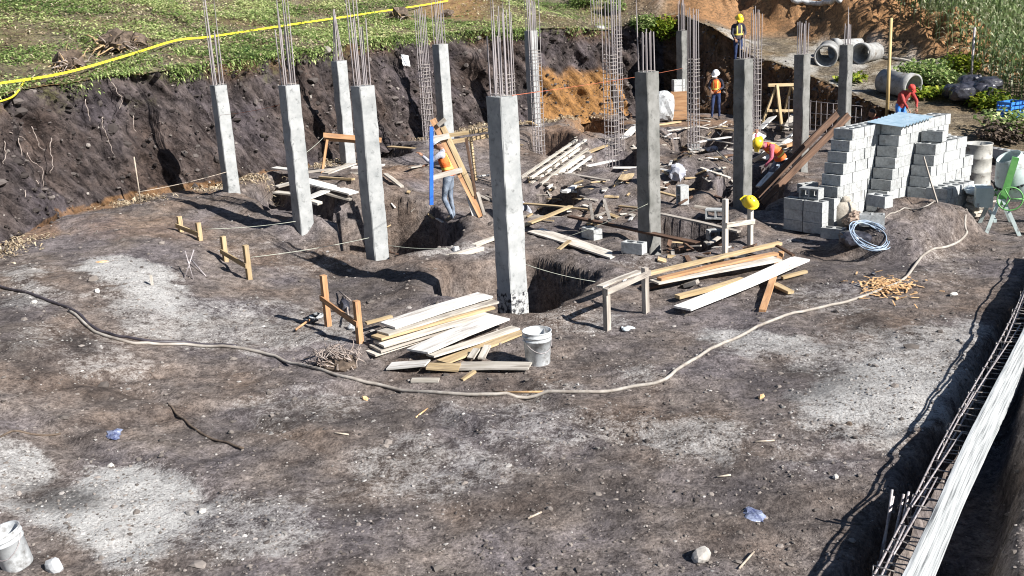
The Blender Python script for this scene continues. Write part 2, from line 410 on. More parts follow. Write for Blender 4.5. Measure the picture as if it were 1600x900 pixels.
# ------------------------------------------------------------------ terrain
def steps(segs):
    out = [segs[0][0]]
    for a, b, h in segs:
        n = max(1, int(round((b-a)/h))); out += list(a+(b-a)*np.arange(1, n+1)/n)
    return np.array(out)
gx = steps([(-120, -40, 4), (-40, -16, .8), (-16, -10.5, .25), (-10.5, 12, .07), (12, 17, .14), (17, 30, .5), (30, 60, 2), (60, 160, 6)])
gy = steps([(-12, 5.5, 1), (5.5, 26, .07), (26, 40, .1), (40, 50, .3), (50, 75, 1), (75, 260, 6)])
GX, GY = np.meshgrid(gx, gy); nx, ny = len(gx), len(gy)
GD, GV, GA = bank_d(GX, GY)
GZ = height(GX, GY)
def ell(L, X, Y, z=0., soft=1.):
    """patches given by photo position: (px, py, half width px, half height px, strength)"""
    m = np.zeros(X.shape)
    for (px, py, rx, ry, st) in L:
        c = at(px, py, z)[:2]; a = at(px+rx, py, z)[:2]-c; b = at(px, py-ry, z)[:2]-c
        Mi = np.linalg.inv(np.array([a, b]).T); l = Mi @ np.array([X.ravel()-c[0], Y.ravel()-c[1]])
        q = np.hypot(l[0], l[1]).reshape(X.shape)+1.15*fbm(X*.8, Y*.8, 71, 5, .6)
        m = np.maximum(m, st*sst((1.25-q)/.75))
    return m
PALE = [(215, 478, 120, 34, .95), (60, 505, 70, 34, .7), (330, 515, 170, 34, .6), (110, 590, 120, 44, .42), (190, 800, 150, 66, 1.05), (40, 760, 70, 34, .9), (350, 825, 130, 50, .6),
 (660, 725, 160, 44, .5), (470, 640, 120, 34, .4), (1090, 690, 130, 44, .62), (1385, 625, 120, 56, .95), (1330, 555, 100, 44, .6), (1200, 530, 110, 30, .8), (1460, 560, 90, 56, .7), (1260, 700, 100, 40, .3),
 (880, 665, 200, 36, .45), (540, 780, 120, 40, .3), (900, 500, 120, 18, .45), (1300, 480, 120, 40, .45), (700, 400, 90, 14, .5), (880, 610, 80, 14, .4), (1480, 420, 80, 50, .3), (1000, 590, 60, 30, .5), (420, 420, 120, 14, .3), (640, 300, 60, 10, .3),
 (1430, 300, 80, 16, .4), (330, 335, 50, 10, .6), (1250, 375, 60, 8, .6), (1000, 410, 80, 10, .4), (480, 500, 100, 26, .5)]
DRK = [(85, 787, 58, 24, .9), (128, 582, 26, 12, 1.), (40, 620, 80, 40, .7), (20, 560, 50, 60, .5), (560, 800, 60, 16, .5), (1350, 500, 60, 20, .6), (1260, 600, 90, 26, .6), (150, 640, 90, 20, .6), (1170, 790, 180, 60, .4), (920, 770, 160, 40, .45), (300, 680, 100, 30, .5),
 (560, 660, 160, 18, .5), (590, 450, 90, 22, .6), (1330, 420, 120, 20, .5), (960, 560, 70, 16, .4)]
ORG = [(140, 345, 110, 16, .8), (255, 318, 70, 10, .8), (60, 380, 60, 20, .5), (320, 318, 30, 8, .4), (200, 380, 160, 26, .28), (920, 180, 50, 12, .8), (890, 205, 40, 10, .5), (1100, 175, 60, 10, .6), (620, 285, 60, 14, .3)]
pale = ell(PALE, GX, GY); dark = ell(DRK, GX, GY); org = ell(ORG, GX, GY, .35)
# hill covers: turf on the left, bare gravel track and orange ridge on the right
turf = sst((6.5-GX+.0*GY)/3.)*sst((GD-.3)/.6)
ridge_v = ridge(GX, GY)
ol = sst((GY-np.where(GX < 11, 39.6, 39.6-(GX-11)*1.6)+1.5*fbm(GX*.6, GY*.6, 19, 3))/1.6)*sst((GX-6)/2.)
org = np.where(GD > BW, np.maximum(np.maximum(np.clip(ridge_v*1.2, 0, 1), .95*ol), .9*sst(1.3-np.abs(GX+1.5)/1.4)*sst((GY-36.2)/1.)*sst((43-GY)/3)), org)
corn_zone = sst((GX-14.6)/1.5)*sst((GD-2)/2)
pale = np.where(GD > BW, (.52+1.1*fbm((GX*.5+GY*.85)*.5, (GX*.85-GY*.5)*1.6, 23, 4))*sst((GX-5)/2)*(1-corn_zone)*(1-.9*ol)*(1-.65*sst((GX-10.2)/1.5)*sst((34-GY)/3)), pale)
idx = np.arange(nx*ny).reshape(ny, nx)
Q = np.stack([idx[:-1, :-1], idx[:-1, 1:], idx[1:, 1:], idx[1:, :-1]], -1).reshape(-1, 4)
up = (GD > BW*.8).ravel()[Q]
allV = np.stack([GX.ravel(), GY.ravel(), GZ.ravel()], 1)
def sub(name, mask, mat, lab):
    q = Q[mask]; u, inv = np.unique(q, return_inverse=True)
    me = np_mesh(name, allV[u], inv.reshape(q.shape), True, {'pale': pale.ravel()[u], 'orange': org.ravel()[u], 'dark': dark.ravel()[u], 'green': turf.ravel()[u]})
    return tag(link(name, me, None, mat), lab, None, None, 'structure')
sub('ground', ~up.any(1), 'soil', 'dark trampled earth floor of the building site with dug footings')
sub('hillside', up.all(1), 'hill_soil', 'weedy hillside and gravel track rising behind the cut bank')
# cut bank face
def bank_face():
    P = BANK[:, :2]; seg = np.hypot(*np.diff(P, axis=0).T); S = np.concatenate([[0], np.cumsum(seg)])
    s0, s1 = S[1], S[-2]; ss = np.arange(s0, s1, .065)
    bx = np.interp(ss, S, P[:, 0]); by = np.interp(ss, S, P[:, 1])
    k = np.ones(9)/9; pad = lambda a: np.concatenate([np.full(4, a[0]), a, np.full(4, a[-1])])
    bx = np.convolve(pad(bx), k, 'valid'); by = np.convolve(pad(by), k, 'valid')
    tx = np.gradient(bx); ty = np.gradient(by); L = np.hypot(tx, ty); nxv, nyv = -ty/L, tx/L      # into the hill
    nt_ = 62; T = np.linspace(0, 1, nt_)
    V = np.zeros((len(ss), nt_, 3)); O = np.zeros((len(ss), nt_)); G = np.zeros_like(O); Pm = np.zeros_like(O)
    lipx = bx+nxv*BW*.92; lipy = by+nyv*BW*.92
    ztop = height(lipx+nxv*.1, lipy+nyv*.1, fine=True); zbot = height(bx-nxv*.12, by-nyv*.12, fine=False, pits=False)
    for i, t in enumerate(T):
        off = -.12+t*(BW*.92+.12)
        # gullies down the face, lumps, and an undercut near the turf
        Z = zbot-.15+(ztop+.0-zbot+.15)*t
        nz = .30*fbm(ss*.55, Z*.25, 91, 3)+.16*fbm(ss*2.2+Z*.9, Z*.8, 95, 3)+.07*fbm(ss*6+Z*2.5, Z*3, 99, 3)+.30*fbm((ss+.6*Z)*1.9, (.4*ss-Z)*.7, 93, 4, .6)
        edge = min(1, t/.12)*min(1, (1-t)/.06)
        off = off + nz*edge + .10*math.sin(math.pi*t)
        V[:, i, 0] = bx+nxv*off; V[:, i, 1] = by+nyv*off; V[:, i, 2] = Z
        px = (ss-s0); hh = np.maximum(ztop-zbot, .1)
        x_, y_ = bx, by
        O[:, i] = np.where((x_ > 1.3) & (x_ < 4.4) & (y_ > 34), sst((.62-(t+.18*fbm(ss*1.3, Z*.3, 5, 3)))/.12)*.95, .0)+np.where((by < 26) & (t < .10+.12*fbm(ss*1.5, Z, 12, 3)), .45, 0)+np.where((bx > 6.6) & (by > 24), .35, 0)
        O[:, i] += .35*sst((t-.8)/.2)*(fbm(ss*.8, Z, 6, 2) > .1)
        G[:, i] = sst((t-.86+.3*fbm(ss*1.5, Z*2, 8, 3))/.12)*(bx < 6)
        Pm[:, i] = .18*sst(fbm(ss*.5, Z*.5, 77, 3)*2)
    V[:, -1] = np.stack([lipx+nxv*.35, lipy+nyv*.35, height(lipx+nxv*.35, lipy+nyv*.35)-.015], 1)
    n = len(ss); I = np.arange(n*nt_).reshape(n, nt_)
    F_ = np.stack([I[:-1, :-1], I[1:, :-1], I[1:, 1:], I[:-1, 1:]], -1).reshape(-1, 4)
    me = np_mesh('earth_bank', V.reshape(-1, 3), F_, True, {'pale': Pm.ravel(), 'orange': np.clip(O, 0, 1).ravel(), 'green': G.ravel(), 'dark': np.zeros(O.size), 'su': np.repeat(ss, nt_), 'sv': V[..., 2].ravel()})
    global BANKV
    BANKV = V
    tag(link('earth_bank', me, None, 'bank_soil'), 'steep raw cut bank of dark root-threaded earth behind the columns', None, None, 'structure')
bank_face()
#@@SPLIT
# ------------------------------------------------------------------ object materials
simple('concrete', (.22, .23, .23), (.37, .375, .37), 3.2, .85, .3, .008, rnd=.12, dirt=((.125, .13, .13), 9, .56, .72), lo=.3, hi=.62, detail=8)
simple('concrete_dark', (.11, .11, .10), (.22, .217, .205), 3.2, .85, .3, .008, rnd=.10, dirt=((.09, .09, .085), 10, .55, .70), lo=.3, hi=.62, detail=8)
simple('block', (.30, .31, .305), (.45, .46, .455), 22, .9, .5, .006, rnd=.22, dirt=((.19, .18, .17), 6, .54, .72))
simple('rebar', (.24, .20, .19), (.46, .43, .44), 30, .5, .2, .002, metal=.25, spec=.5)
simple('tie_wire', (.26, .22, .19), (.46, .43, .40), 30, .5, 0, .002, metal=.2, spec=.5)
WK = dict(sx=.16, sy=1.6, sz=1.6, rough=.85, bs=.35, bd=.004, rnd=.35)
simple('wood_pale', (.38, .34, .28), (.62, .58, .52), 9, **WK, dirt=((.22, .19, .16), 7, .52, .66))
simple('wood_white', (.52, .50, .46), (.74, .72, .69), 9, **WK, dirt=((.27, .22, .18), 8, .56, .70))
simple('wood_yellow', (.32, .23, .12), (.52, .40, .24), 10, **WK, dirt=((.20, .15, .11), 8, .52, .68))
simple('wood_orange', (.33, .17, .08), (.50, .30, .16), 10, **WK, dirt=((.17, .12, .09), 8, .52, .68))
simple('wood_grey', (.20, .175, .15), (.42, .38, .33), 9, **WK, dirt=((.10, .085, .075), 7, .56, .68))
simple('wood_dark', (.055, .032, .022), (.17, .10, .065), 9, **WK, dirt=((.30, .26, .22), 8, .66, .76))
simple('white_plastic', (.40, .42, .43), (.60, .62, .63), 5, .5, .1, .004, spec=.5, dirt=((.20, .195, .19), 7, .48, .66))
simple('grey_plaster', (.35, .36, .37), (.55, .56, .57), 7, .8, .3, .006)
simple('hose_beige', (.24, .21, .18), (.40, .37, .33), 6, .6, .1, .002, dirt=((.2, .17, .14), 5, .58, .7))
simple('hose_dark', (.02, .018, .022), (.07, .06, .07), 6, .45, .1, .002, spec=.5, dirt=((.25, .22, .2), 4, .62, .72))
simple('tape_yellow', (.78, .66, .03), (.86, .74, .06), 3, .5, 0, spec=.4)
simple('string_red', (.45, .12, .06), (.55, .18, .10), 6, .8, 0)
simple('string_pale', (.45, .47, .40), (.6, .62, .52), 6, .8, 0)
simple('root_pale', (.32, .26, .20), (.52, .45, .37), 12, .9, .3, .004)
simple('root_dark', (.06, .045, .035), (.16, .12, .09), 14, .9, .4, .005)
simple('brush_wood', (.16, .12, .10), (.42, .36, .32), 14, .9, .3, .004)
simple('straw', (.30, .20, .10), (.52, .38, .22), 14, .9, .3, .004)
simple('wood_chip', (.52, .30, .13), (.74, .50, .28), 14, .9, .2, .003, rnd=.2)
simple('tarp_black', (.015, .015, .02), (.05, .05, .065), 8, .3, .5, .02, spec=.6)
simple('plastic_blue', (.03, .16, .55), (.05, .24, .68), 6, .4, .1, .003, spec=.5)
simple('blue_paint', (.02, .11, .50), (.03, .16, .62), 6, .4, 0, spec=.5)
simple('plastic_film', (.03, .04, .12), (.30, .34, .46), 16, .25, .6, .02, spec=.6)
simple('vest_orange', (.62, .11, .02), (.85, .20, .05), 6, .75, .9, .03)
simple('vest_stripe', (.80, .62, .10), (.92, .78, .20), 10, .5, .1, .005)
simple('vest_yellow', (.80, .48, .05), (.95, .62, .10), 10, .7, .3, .01)
simple('denim', (.10, .13, .18), (.26, .30, .36), 7, .9, .9, .03)
simple('denim_dark', (.015, .025, .07), (.04, .06, .14), 7, .9, .9, .03)
simple('shirt_dark', (.02, .02, .03), (.05, .05, .07), 6, .9, .9, .03)
simple('shirt_pink', (.42, .09, .13), (.58, .16, .22), 6, .9, .9, .03)
simple('shirt_red', (.28, .03, .03), (.42, .08, .07), 6, .9, .9, .03)
simple('shirt_grey', (.30, .31, .36), (.48, .49, .54), 6, .9, .9, .03)
simple('skin', (.24, .125, .08), (.34, .19, .125), 12, .6, .1, .003)
simple('hair', (.01, .008, .007), (.03, .022, .018), 20, .5, .3, .005)
simple('shoe', (.03, .025, .022), (.08, .065, .055), 12, .7, .2, .004)
simple('boot_rubber', (.10, .08, .06), (.22, .18, .14), 12, .7, .2, .004)
simple('helmet_white', (.74, .76, .78), (.84, .86, .88), 4, .3, 0, spec=.5)
simple('helmet_yellow', (.80, .55, .02), (.90, .66, .05), 4, .3, 0, spec=.5)
simple('cap_red', (.55, .05, .04), (.68, .10, .08), 8, .8, .1, .004)
simple('eye', (.01, .01, .01), (.02, .02, .02), 4, .2, 0)
simple('sheet_metal', (.42, .60, .72), (.62, .78, .88), 4, .35, .05, .004, metal=.35, spec=.5, dirt=((.4, .42, .43), 6, .60, .72))
simple('sack', (.32, .28, .23), (.50, .46, .39), 26, .9, .4, .01, dirt=((.30, .25, .2), 5, .56, .7))
simple('sack_brown', (.20, .14, .11), (.46, .37, .30), 10, .9, .5, .02)
simple('barrel_paint', (.26, .255, .23), (.44, .43, .39), 5, .5, .2, .005, spec=.4, dirt=((.16, .14, .12), 7, .54, .66))
simple('mixer_white', (.40, .48, .46), (.56, .64, .62), 5, .5, .1, .004, spec=.4, dirt=((.28, .28, .27), 6, .56, .68))
simple('mixer_green', (.10, .32, .08), (.17, .42, .13), 5, .45, .05, .003, spec=.4)
simple('black_rubber', (.012, .012, .012), (.03, .03, .03), 8, .7, .1, .003)
simple('wire_blue', (.24, .32, .42), (.42, .50, .60), 8, .4, 0, spec=.5)
simple('stone', (.26, .24, .22), (.50, .47, .43), 8, .9, .5, .01, rnd=.3)
simple('stone_white', (.40, .38, .35), (.58, .56, .52), 8, .9, .5, .01, rnd=.2)
simple('pipe_concrete', (.22, .22, .215), (.38, .38, .37), 4, .85, .3, .008, dirt=((.16, .14, .12), 5, .5, .68))
simple('foot_stain', (.03, .03, .035), (.42, .42, .41), 16, .8, .2, .004, lo=.42, hi=.55)
def form_mat():
    m, t, b = new_mat('form_white'); su = N(t, 'ShaderNodeAttribute', attribute_name='su').outputs['Fac']; sv = N(t, 'ShaderNodeAttribute', attribute_name='sv').outputs['Fac']
    cb = N(t, 'ShaderNodeCombineXYZ'); t.links.new(math_n(t, 'MULTIPLY', su, 1.3), cb.inputs[0]); t.links.new(math_n(t, 'MULTIPLY', sv, 26.), cb.inputs[1])
    f = tex(t, 'noise', cb.outputs[0], 1.0, 6, .7); c = ramp(t, f, [(.36, (.09, .095, .10)), (.45, (.27, .285, .29)), (.60, (.46, .475, .48))]); t.links.new(c, b.inputs['Base Color']); b.inputs['Roughness'].default_value = .85; bump(t, b, f, .5, .006)
form_mat()
simple('paper', (.78, .78, .76), (.86, .86, .84), 5, .8, .0)
simple('glove_cloth', (.45, .52, .55), (.68, .74, .76), 16, .9, .3, .005)
simple('bamboo', (.42, .30, .13), (.58, .44, .22), 8, .7, .1, .003, sx=1, sy=1, sz=.2)

def leafmat(name, c0, c1, c2, trans=.35):
    m, t, b = new_mat(name)
    a = N(t, 'ShaderNodeAttribute', attribute_name='tone').outputs['Fac']
    c = ramp(t, a, [(0, c0), (.55, c1), (1, c2)])
    t.links.new(c, b.inputs['Base Color']); b.inputs['Roughness'].default_value = .6; b.inputs['Specular IOR Level'].default_value = .25
    tr = N(t, 'ShaderNodeBsdfTranslucent'); t.links.new(c, tr.inputs[0]); ms = N(t, 'ShaderNodeMixShader'); ms.inputs[0].default_value = trans
    out = t.nodes['Material Output']; t.links.new(b.outputs[0], ms.inputs[1]); t.links.new(tr.outputs[0], ms.inputs[2]); t.links.new(ms.outputs[0], out.inputs[0])
leafmat('weed', (.06, .11, .03), (.24, .34, .10), (.60, .62, .30))
leafmat('weed_yellow', (.07, .13, .012), (.20, .27, .025), (.42, .42, .05))
leafmat('corn_leaf', (.04, .075, .025), (.18, .25, .09), (.62, .62, .44))
leafmat('dry_leaf', (.10, .07, .045), (.34, .26, .17), (.62, .53, .38), .15)

# ------------------------------------------------------------------ small builders
def axes(p0, p1, up=(0, 0, 1), roll=0):
    p0 = Vector(p0); p1 = Vector(p1); d = p1-p0; L = d.length; d.normalize(); up = Vector(up); s = up.cross(d)
    if s.length < 1e-3: s = Vector((1, 0, 0)).cross(d)
    s.normalize(); n = d.cross(s)
    if roll: s, n = s*math.cos(roll)+n*math.sin(roll), n*math.cos(roll)-s*math.sin(roll)
    return Matrix((d, s, n)).transposed(), L
def stick(name, p0, p1, wd, th, mat, parent=None, up=(0, 0, 1), roll=0, seg=2, origin=None, warp=None):
    M, L = axes(p0, p1, up, roll)
    mb = MB(); mb.beam((-L/2, 0, 0), (L/2, 0, 0), wd, th, seg=seg, jit=.03, sag=random.uniform(-.009, .009)*L if warp is None else warp, twist=random.uniform(-.10, .10))
    o = mb.build(name, mat); c = (Vector(p0)+Vector(p1))/2
    if parent is not None: o.parent = parent; c = c-parent.location
    o.location = c; o.rotation_euler = M.to_euler(); return o
def rod(name, pts, r, mat, parent=None, n=6):
    o0 = parent.location if parent is not None else Vector(pts[0])
    mb = MB(); mb.tube([Vector(p)-o0 for p in pts], r, n); o = mb.build(name, mat, parent)
    if parent is None: o.location = o0
    return o
def PT(p, dz=None):
    """(px, py, height above ground) -> world point"""
    return Vector(hit(p[0], p[1], p[2] if len(p) > 2 else 0))
def plank(a, b, wd=.24, th=.028, mat='wood_pale', label=None, group=None, roll=0, cat='plank', name='plank', pits=False):
    p0 = Vector(hit(a[0], a[1], a[2], pits=pits)); p1 = Vector(hit(b[0], b[1], b[2], pits=pits))
    o = stick(name, p0, p1, wd, th, mat, roll=roll); tag(o, label, cat, group); return o
def upright(px, py, ytop, dz=0):
    b = Vector(hit(px, py, dz)); t = Vector((b.x, b.y, zat(b.x, b.y, ytop))); return b, t

# ------------------------------------------------------------------ concrete columns
bar_me = MB().tube([(0, 0, 0), (0, 0, 1)], 1, 6).mesh('rebar', ('rebar',))
bar_bent = MB().tube([(0, 0, 0), (0, 0, .45), (.8, .2, 1)], 1, 6).mesh('rebar_bent', ('rebar',))
bar_b2 = MB().tube([(0, 0, 0), (-.2, .3, .6), (-.9, .5, 1)], 1, 6).mesh('rebar_bent', ('rebar',))
def tie_mesh(h, r=.004):
    mb = MB(); c = [(-h, -h, 0), (h, -h, 0), (h, h, 0), (-h, h, 0)]
    for i in range(4): mb.tube([c[i], c[(i+1) % 4]], r, 4)
    return mb.mesh('tie', ('tie_wire',))
FACE = -R(90-40)         # column faces: lit face turned 40 degrees to the right of the viewer
FROT = R(40)
BARS8 = [(-1, -1), (0, -1), (1, -1), (1, 0), (1, 1), (0, 1), (-1, 1), (-1, 0)]
def column(X, Y, topy, side, label, bar_top, zbot=-1.9, nb=8, gather=0, ztop=None, tops=1, mat='concrete'):
    zt = zat(X, Y, topy) if ztop is None else ztop
    e = empty('concrete_column', (X, Y, zbot), FROT, label, 'column', 'reinforced concrete columns of the new building')
    h = side/2; H = zt-zbot; mb = MB(); n = 26; ch = .014; V = []
    prof = [(-h+ch, -h), (h-ch, -h), (h, -h+ch), (h, h-ch), (h-ch, h), (-h+ch, h), (-h, h-ch), (-h, -h+ch)]
    for i in range(n+1):
        z = H*i/n; k = 1+random.uniform(-.012, .012); dx, dy = random.uniform(-.004, .004), random.uniform(-.004, .004)
        V += [(x*k+dx+random.uniform(-.005, .005), y*k+dy+random.uniform(-.005, .005), z) for x, y in prof]
    Fs = [tuple(reversed(range(8))), tuple(n*8+k for k in range(8))]
    for i in range(n):
        for k in range(8): a = i*8+k; b = i*8+(k+1) % 8; Fs.append((a, b, b+8, a+8))
    mb.add(V, Fs); mb.build('shaft', mat, e)
    bl = zat(X, Y, bar_top)-zt; q = h-.055
    tm = tie_mesh(q+.012, .005)
    for i, (bx, by) in enumerate(BARS8[:nb]):
        o = link('rebar', (bar_me, bar_me, bar_bent, bar_b2)[random.randrange(4) if not gather else 0], e); L = bl*random.uniform(.86, 1.0)+.1
        o.location = (bx*q, by*q, H-.1); o.scale = (.011, .011, L)
        if gather:
            o.rotation_euler = (math.atan(by*q*.85/L), -math.atan(bx*q*.85/L), 0)
        else:
            o.rotation_euler = (random.uniform(-.02, .02), random.uniform(-.02, .02), random.uniform(0, 6))
            if o.data is not bar_me: o.scale = (.011, .011, L)
    for k in range(tops):
        o = link('tie', tm, e); o.location = (0, 0, H+.02+.05*k); o.rotation_euler = (random.uniform(-.1, .1), random.uniform(-.1, .1), random.uniform(-.15, .15))
    return e
A_ = at(784, 150, 3.); 
COLS = {}
def colpx(key, top, base_xy, side, label, bar_top, **k):
    COLS[key] = base_xy; return column(base_xy[0], base_xy[1], top, side, label, bar_top, **k)
def b_at(px, py, z): p = at(px, py, z); return (p[0], p[1])
colpx('A', 150, (0.0, 15.25), .33, 'nearest and tallest-looking pale concrete column, in front of the others with its foot in a dug pit', 55)
_A = [o_ for o_ in col.objects if o_.name == 'concrete_column'][0]
q_ = .1675; mb = MB(); n_ = 8
for k_ in range(4):
    a_ = k_*math.pi/2; Mz_ = Matrix.Rotation(a_, 3, 'Z'); V_ = []
    for i_ in range(n_+1):
        u_ = -q_+2*q_*i_/n_; V_ += [Mz_ @ Vector((u_, -q_, 1.50)), Mz_ @ Vector((u_, -q_, 1.97+random.uniform(-.06, .06)))]
    mb.add(V_, [(2*i_, 2*i_+2, 2*i_+3, 2*i_+1) for i_ in range(n_)])
mb.build('stained_foot', 'foot_stain', _A)
colpx('B', 134, (-2.40, 18.5), .31, 'pale concrete column left of the nearest one, at the corner of a deep dark pit', 28)
colpx('C', 133, (-3.74, 18.85), .28, 'second pale concrete column from the left edge, foot on a mound beside loose boards', 36)
colpx('D', 133, (-5.70, 21.6), .26, 'leftmost concrete column, standing closest to the left part of the bank', 46)
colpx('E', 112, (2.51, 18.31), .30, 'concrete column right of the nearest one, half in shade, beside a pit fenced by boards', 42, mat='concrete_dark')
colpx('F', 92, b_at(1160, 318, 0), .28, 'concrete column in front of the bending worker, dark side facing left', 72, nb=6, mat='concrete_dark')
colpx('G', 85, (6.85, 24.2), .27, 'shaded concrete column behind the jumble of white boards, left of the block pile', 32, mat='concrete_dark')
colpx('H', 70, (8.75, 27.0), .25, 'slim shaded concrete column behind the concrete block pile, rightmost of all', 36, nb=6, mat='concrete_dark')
colpx('b1', 95, b_at(545, 262, .4), .29, 'concrete column whose bars are gathered to a point, behind the loose board heap at the left', 14, gather=1)
colpx('b2', 69, b_at(698, 222, .3), .34, 'concrete column close to the bank, behind the worker with the wooden frame', 2)
colpx('b3', 48, b_at(836, 200, .25), .30, 'concrete column half hidden behind a tall slender rebar cage near the bank', -8)
colpx('b4', 41, b_at(937, 175, .2), .36, 'farthest column with a bright white side, beside the orange subsoil', -6)
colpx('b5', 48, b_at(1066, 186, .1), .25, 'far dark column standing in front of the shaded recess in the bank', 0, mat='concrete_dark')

# ------------------------------------------------------------------ standing rebar cages
def cage(px, py, z, ytie, ytop, side, label, nb=8, ty0=None):
    p = at(px, py, z); X, Y = p[0], p[1]; e = empty('rebar_cage', (X, Y, z), FROT, label, 'rebar cage', 'upright steel cages waiting to be cast')
    zt = zat(X, Y, ytop); z1 = zat(X, Y, ytie); q = side/2; tm = tie_mesh(q+.014, .008)
    for i, (bx, by) in enumerate(BARS8[:nb]):
        o = link('rebar', bar_me, e); o.location = (bx*q, by*q, 0); o.scale = (.0115, .0115, (zt-z)*random.uniform(.93, 1)); o.rotation_euler = (random.uniform(-.006, .006), random.uniform(-.006, .006), 0)
    k = 0; zz = .03
    while zz < z1-z:
        o = link('tie', tm, e); o.location = (0, 0, zz); o.rotation_euler = (random.uniform(-.05, .05), random.uniform(-.05, .05), random.uniform(-.03, .03))
        zz += .15 if zz < (z1-z)-.6 else .09
    return e
cage(672, 240, .25, 96, 8, .22, 'upright rebar cage left of the column behind the man with the wooden frame')
cage(800, 300, 0, 112, 6, .26, 'upright rebar cage rising behind the nearest column')
cage(843, 246, -.1, 78, -10, .22, 'tall slender rebar cage right of the nearest column, in front of a half hidden column')
cage(957, 262, -.1, 84, -10, .24, 'nearer of the two rebar cages that overlap left of the half shaded column')
cage(968, 236, 0, 50, -12, .18, 'farther rebar cage of the overlapping pair, with ties reaching higher')
cage(1084, 232, .0, 88, 8, .22, 'upright rebar cage right of the far dark column, footed on a concrete block')
cage(1180, 215, 0, 74, 8, .20, 'upright rebar cage behind the column with the bending worker')

# ------------------------------------------------------------------ concrete blocks
def block_mesh(dmg=0):
    L, W, Hh = .39, .19, .19; t = .032; mb = MB(); V = []; Fs = []
    def ring(x0, y0, x1, y1, z): return [(x0, y0, z), (x1, y0, z), (x1, y1, z), (x0, y1, z)]
    hl, hw = L/2, W/2; cores = [(-hl+t, -hw+t, -t/2, hw-t), (t/2, -hw+t, hl-t, hw-t)]
    for z in (0, Hh):
        V += ring(-hl, -hw, hl, hw, z)
        for c in cores: V += ring(*c, z)
    Fs += [(0, 1, 13, 12), (1, 2, 14, 13), (2, 3, 15, 14), (3, 0, 12, 15)]
    for c in (4, 8):
        for k in range(4): a = c+k; b = c+(k+1) % 4; Fs.append((b, a, a+12, b+12))
    top = lambda o: [(o+0, o+1, o+9, o+8), (o+0, o+8, o+5, o+4), (o+0, o+4, o+7, o+3), (o+3, o+7, o+6, o+2), (o+2, o+6, o+11, o+10), (o+1, o+2, o+10, o+9), (o+5, o+8, o+11, o+6)]
    Fs += [f for f in top(12)]+[tuple(reversed(f)) for f in top(0)]
    mb.add(V, Fs); return mb.mesh('concrete_block', ('block',))
blk = [block_mesh() for _ in range(1)]
def block(P, rz, label, group, tilt=(0, 0), name='concrete_block', parent=None):
    o = link(name, blk[0], parent); o.location = Vector(P)-(parent.location if parent is not None else Vector()); o.rotation_euler = (tilt[0], tilt[1], rz)
    if parent is None: tag(o, label, 'concrete block', group)
    return o
PILE = Vector(hit(1284, 367)); rdir = Vector((.766, .643, 0)); adir = Vector((-.643, .766, 0)); BA = math.atan2(adir.y, adir.x)
def pile_block(r, a, z, grp, lab, rz=None):
    P = PILE+rdir*r+adir*a+Vector((random.uniform(-.008, .008), random.uniform(-.008, .008), z)); block(P, (BA if rz is None else rz)+random.uniform(-.03, .03), lab, grp)
for k in range(3):
    for j in range(2): pile_block(.1, .2+.41*j, .195*k, 'blocks of the low front stack', '%s block of the low front stack, %s column' % (('bottom', 'middle', 'top')[k], ('right', 'left')[j]))
block(PILE+rdir*.1+adir*.36+Vector((0, 0, .587)), BA+.05, 'single hollow concrete block lying on its side atop the low front stack', None, (math.pi/2, 0)).location.z += .1
ORD = ['lowest', 'second lowest', 'third lowest', 'fourth lowest', 'fifth lowest', 'sixth lowest', 'seventh lowest', 'eighth lowest', 'ninth lowest']
def blab(i, n, k, wall): return 'concrete block %s course of the %s' % ('ending the front of the '+ORD[k] if i == 0 else 'ending the back of the '+ORD[k] if i == n-1 else 'inside the '+ORD[k], wall)
for k in range(9):                       # left wall of blocks, stepped at its front end
    s = .40 + max(0, k-2)*.085; n = 9-(k > 6)
    for i in range(n): pile_block(s+.1+i*.2, .22, .195*k, 'blocks of the left wall of the pile', blab(i, n, k, 'left block wall'))
for k in range(9):
    s = 1.45+k*.06; n = 10 if k < 7 else 9
    for i in range(n): pile_block(s+i*.2, -.20, .195*k, 'blocks of the middle wall of the pile', blab(i, n, k, 'middle block wall'))
for k in range(7):
    s = 2.1+k*.05; n = 8-(k > 4)*2
    for i in range(n): pile_block(s+i*.2, -.62, .195*k, 'blocks of the right wall of the pile', blab(i, n, k, 'right block wall'))
for k in range(3):
    for i in range(5-(k > 2)*2): pile_block(2.0+i*.2+k*.04, -1.05, .05+.195*k, 'blocks of the rearmost right stack', blab(i, 5-(k > 2)*2, k, 'last low stack'))
pile_block(2.6, -.62, 1.38, 'odd blocks on top', 'lone concrete block perched on the lower right wall of the pile', BA+.1)
def loose(px, py, dz, rz, lab, tilt=(0, 0)): P = hit(px, py, dz, pits=True); return block((P[0], P[1], P[2]), rz, lab, None, tilt)
loose(1346, 312, .02, BA+.3, 'concrete block standing at the foot of the middle wall behind the sack')
loose(1374, 322, .15, BA-.2, 'concrete block in front of the right wall, near the paper bags')
loose(1362, 352, .02, BA+.55, 'hollow concrete block between the sack and the wire coil')
loose(1302, 372, .0, BA+.2, 'concrete block on the ground in front of the woven sack')
loose(1262, 300, .0, BA+1.2, 'dark hollow concrete block behind the low front stack')
loose(991, 395, 0, R(-35), 'single concrete block on the ground left of the half shaded column\'s foot')
loose(925, 372, 0, R(-60), 'concrete block beside the long board left of the single block', (0, 0))
loose(1060, 320, .0, R(20), 'concrete block on end at the rim of the small pit behind the fenced pit', (0, R(90))).location.z += .2
loose(1120, 340, .0, R(-20), 'hollow concrete block lying behind the crossboard of the tall stakes', (R(90), 0)).location.z += .1
loose(1118, 372, .0, R(10), 'hollow concrete block in the litter inside the fenced pit', (R(90), 0)).location.z += .1
loose(1084, 234, .0, R(-10), 'concrete block under the rebar cage beside the far dark column')
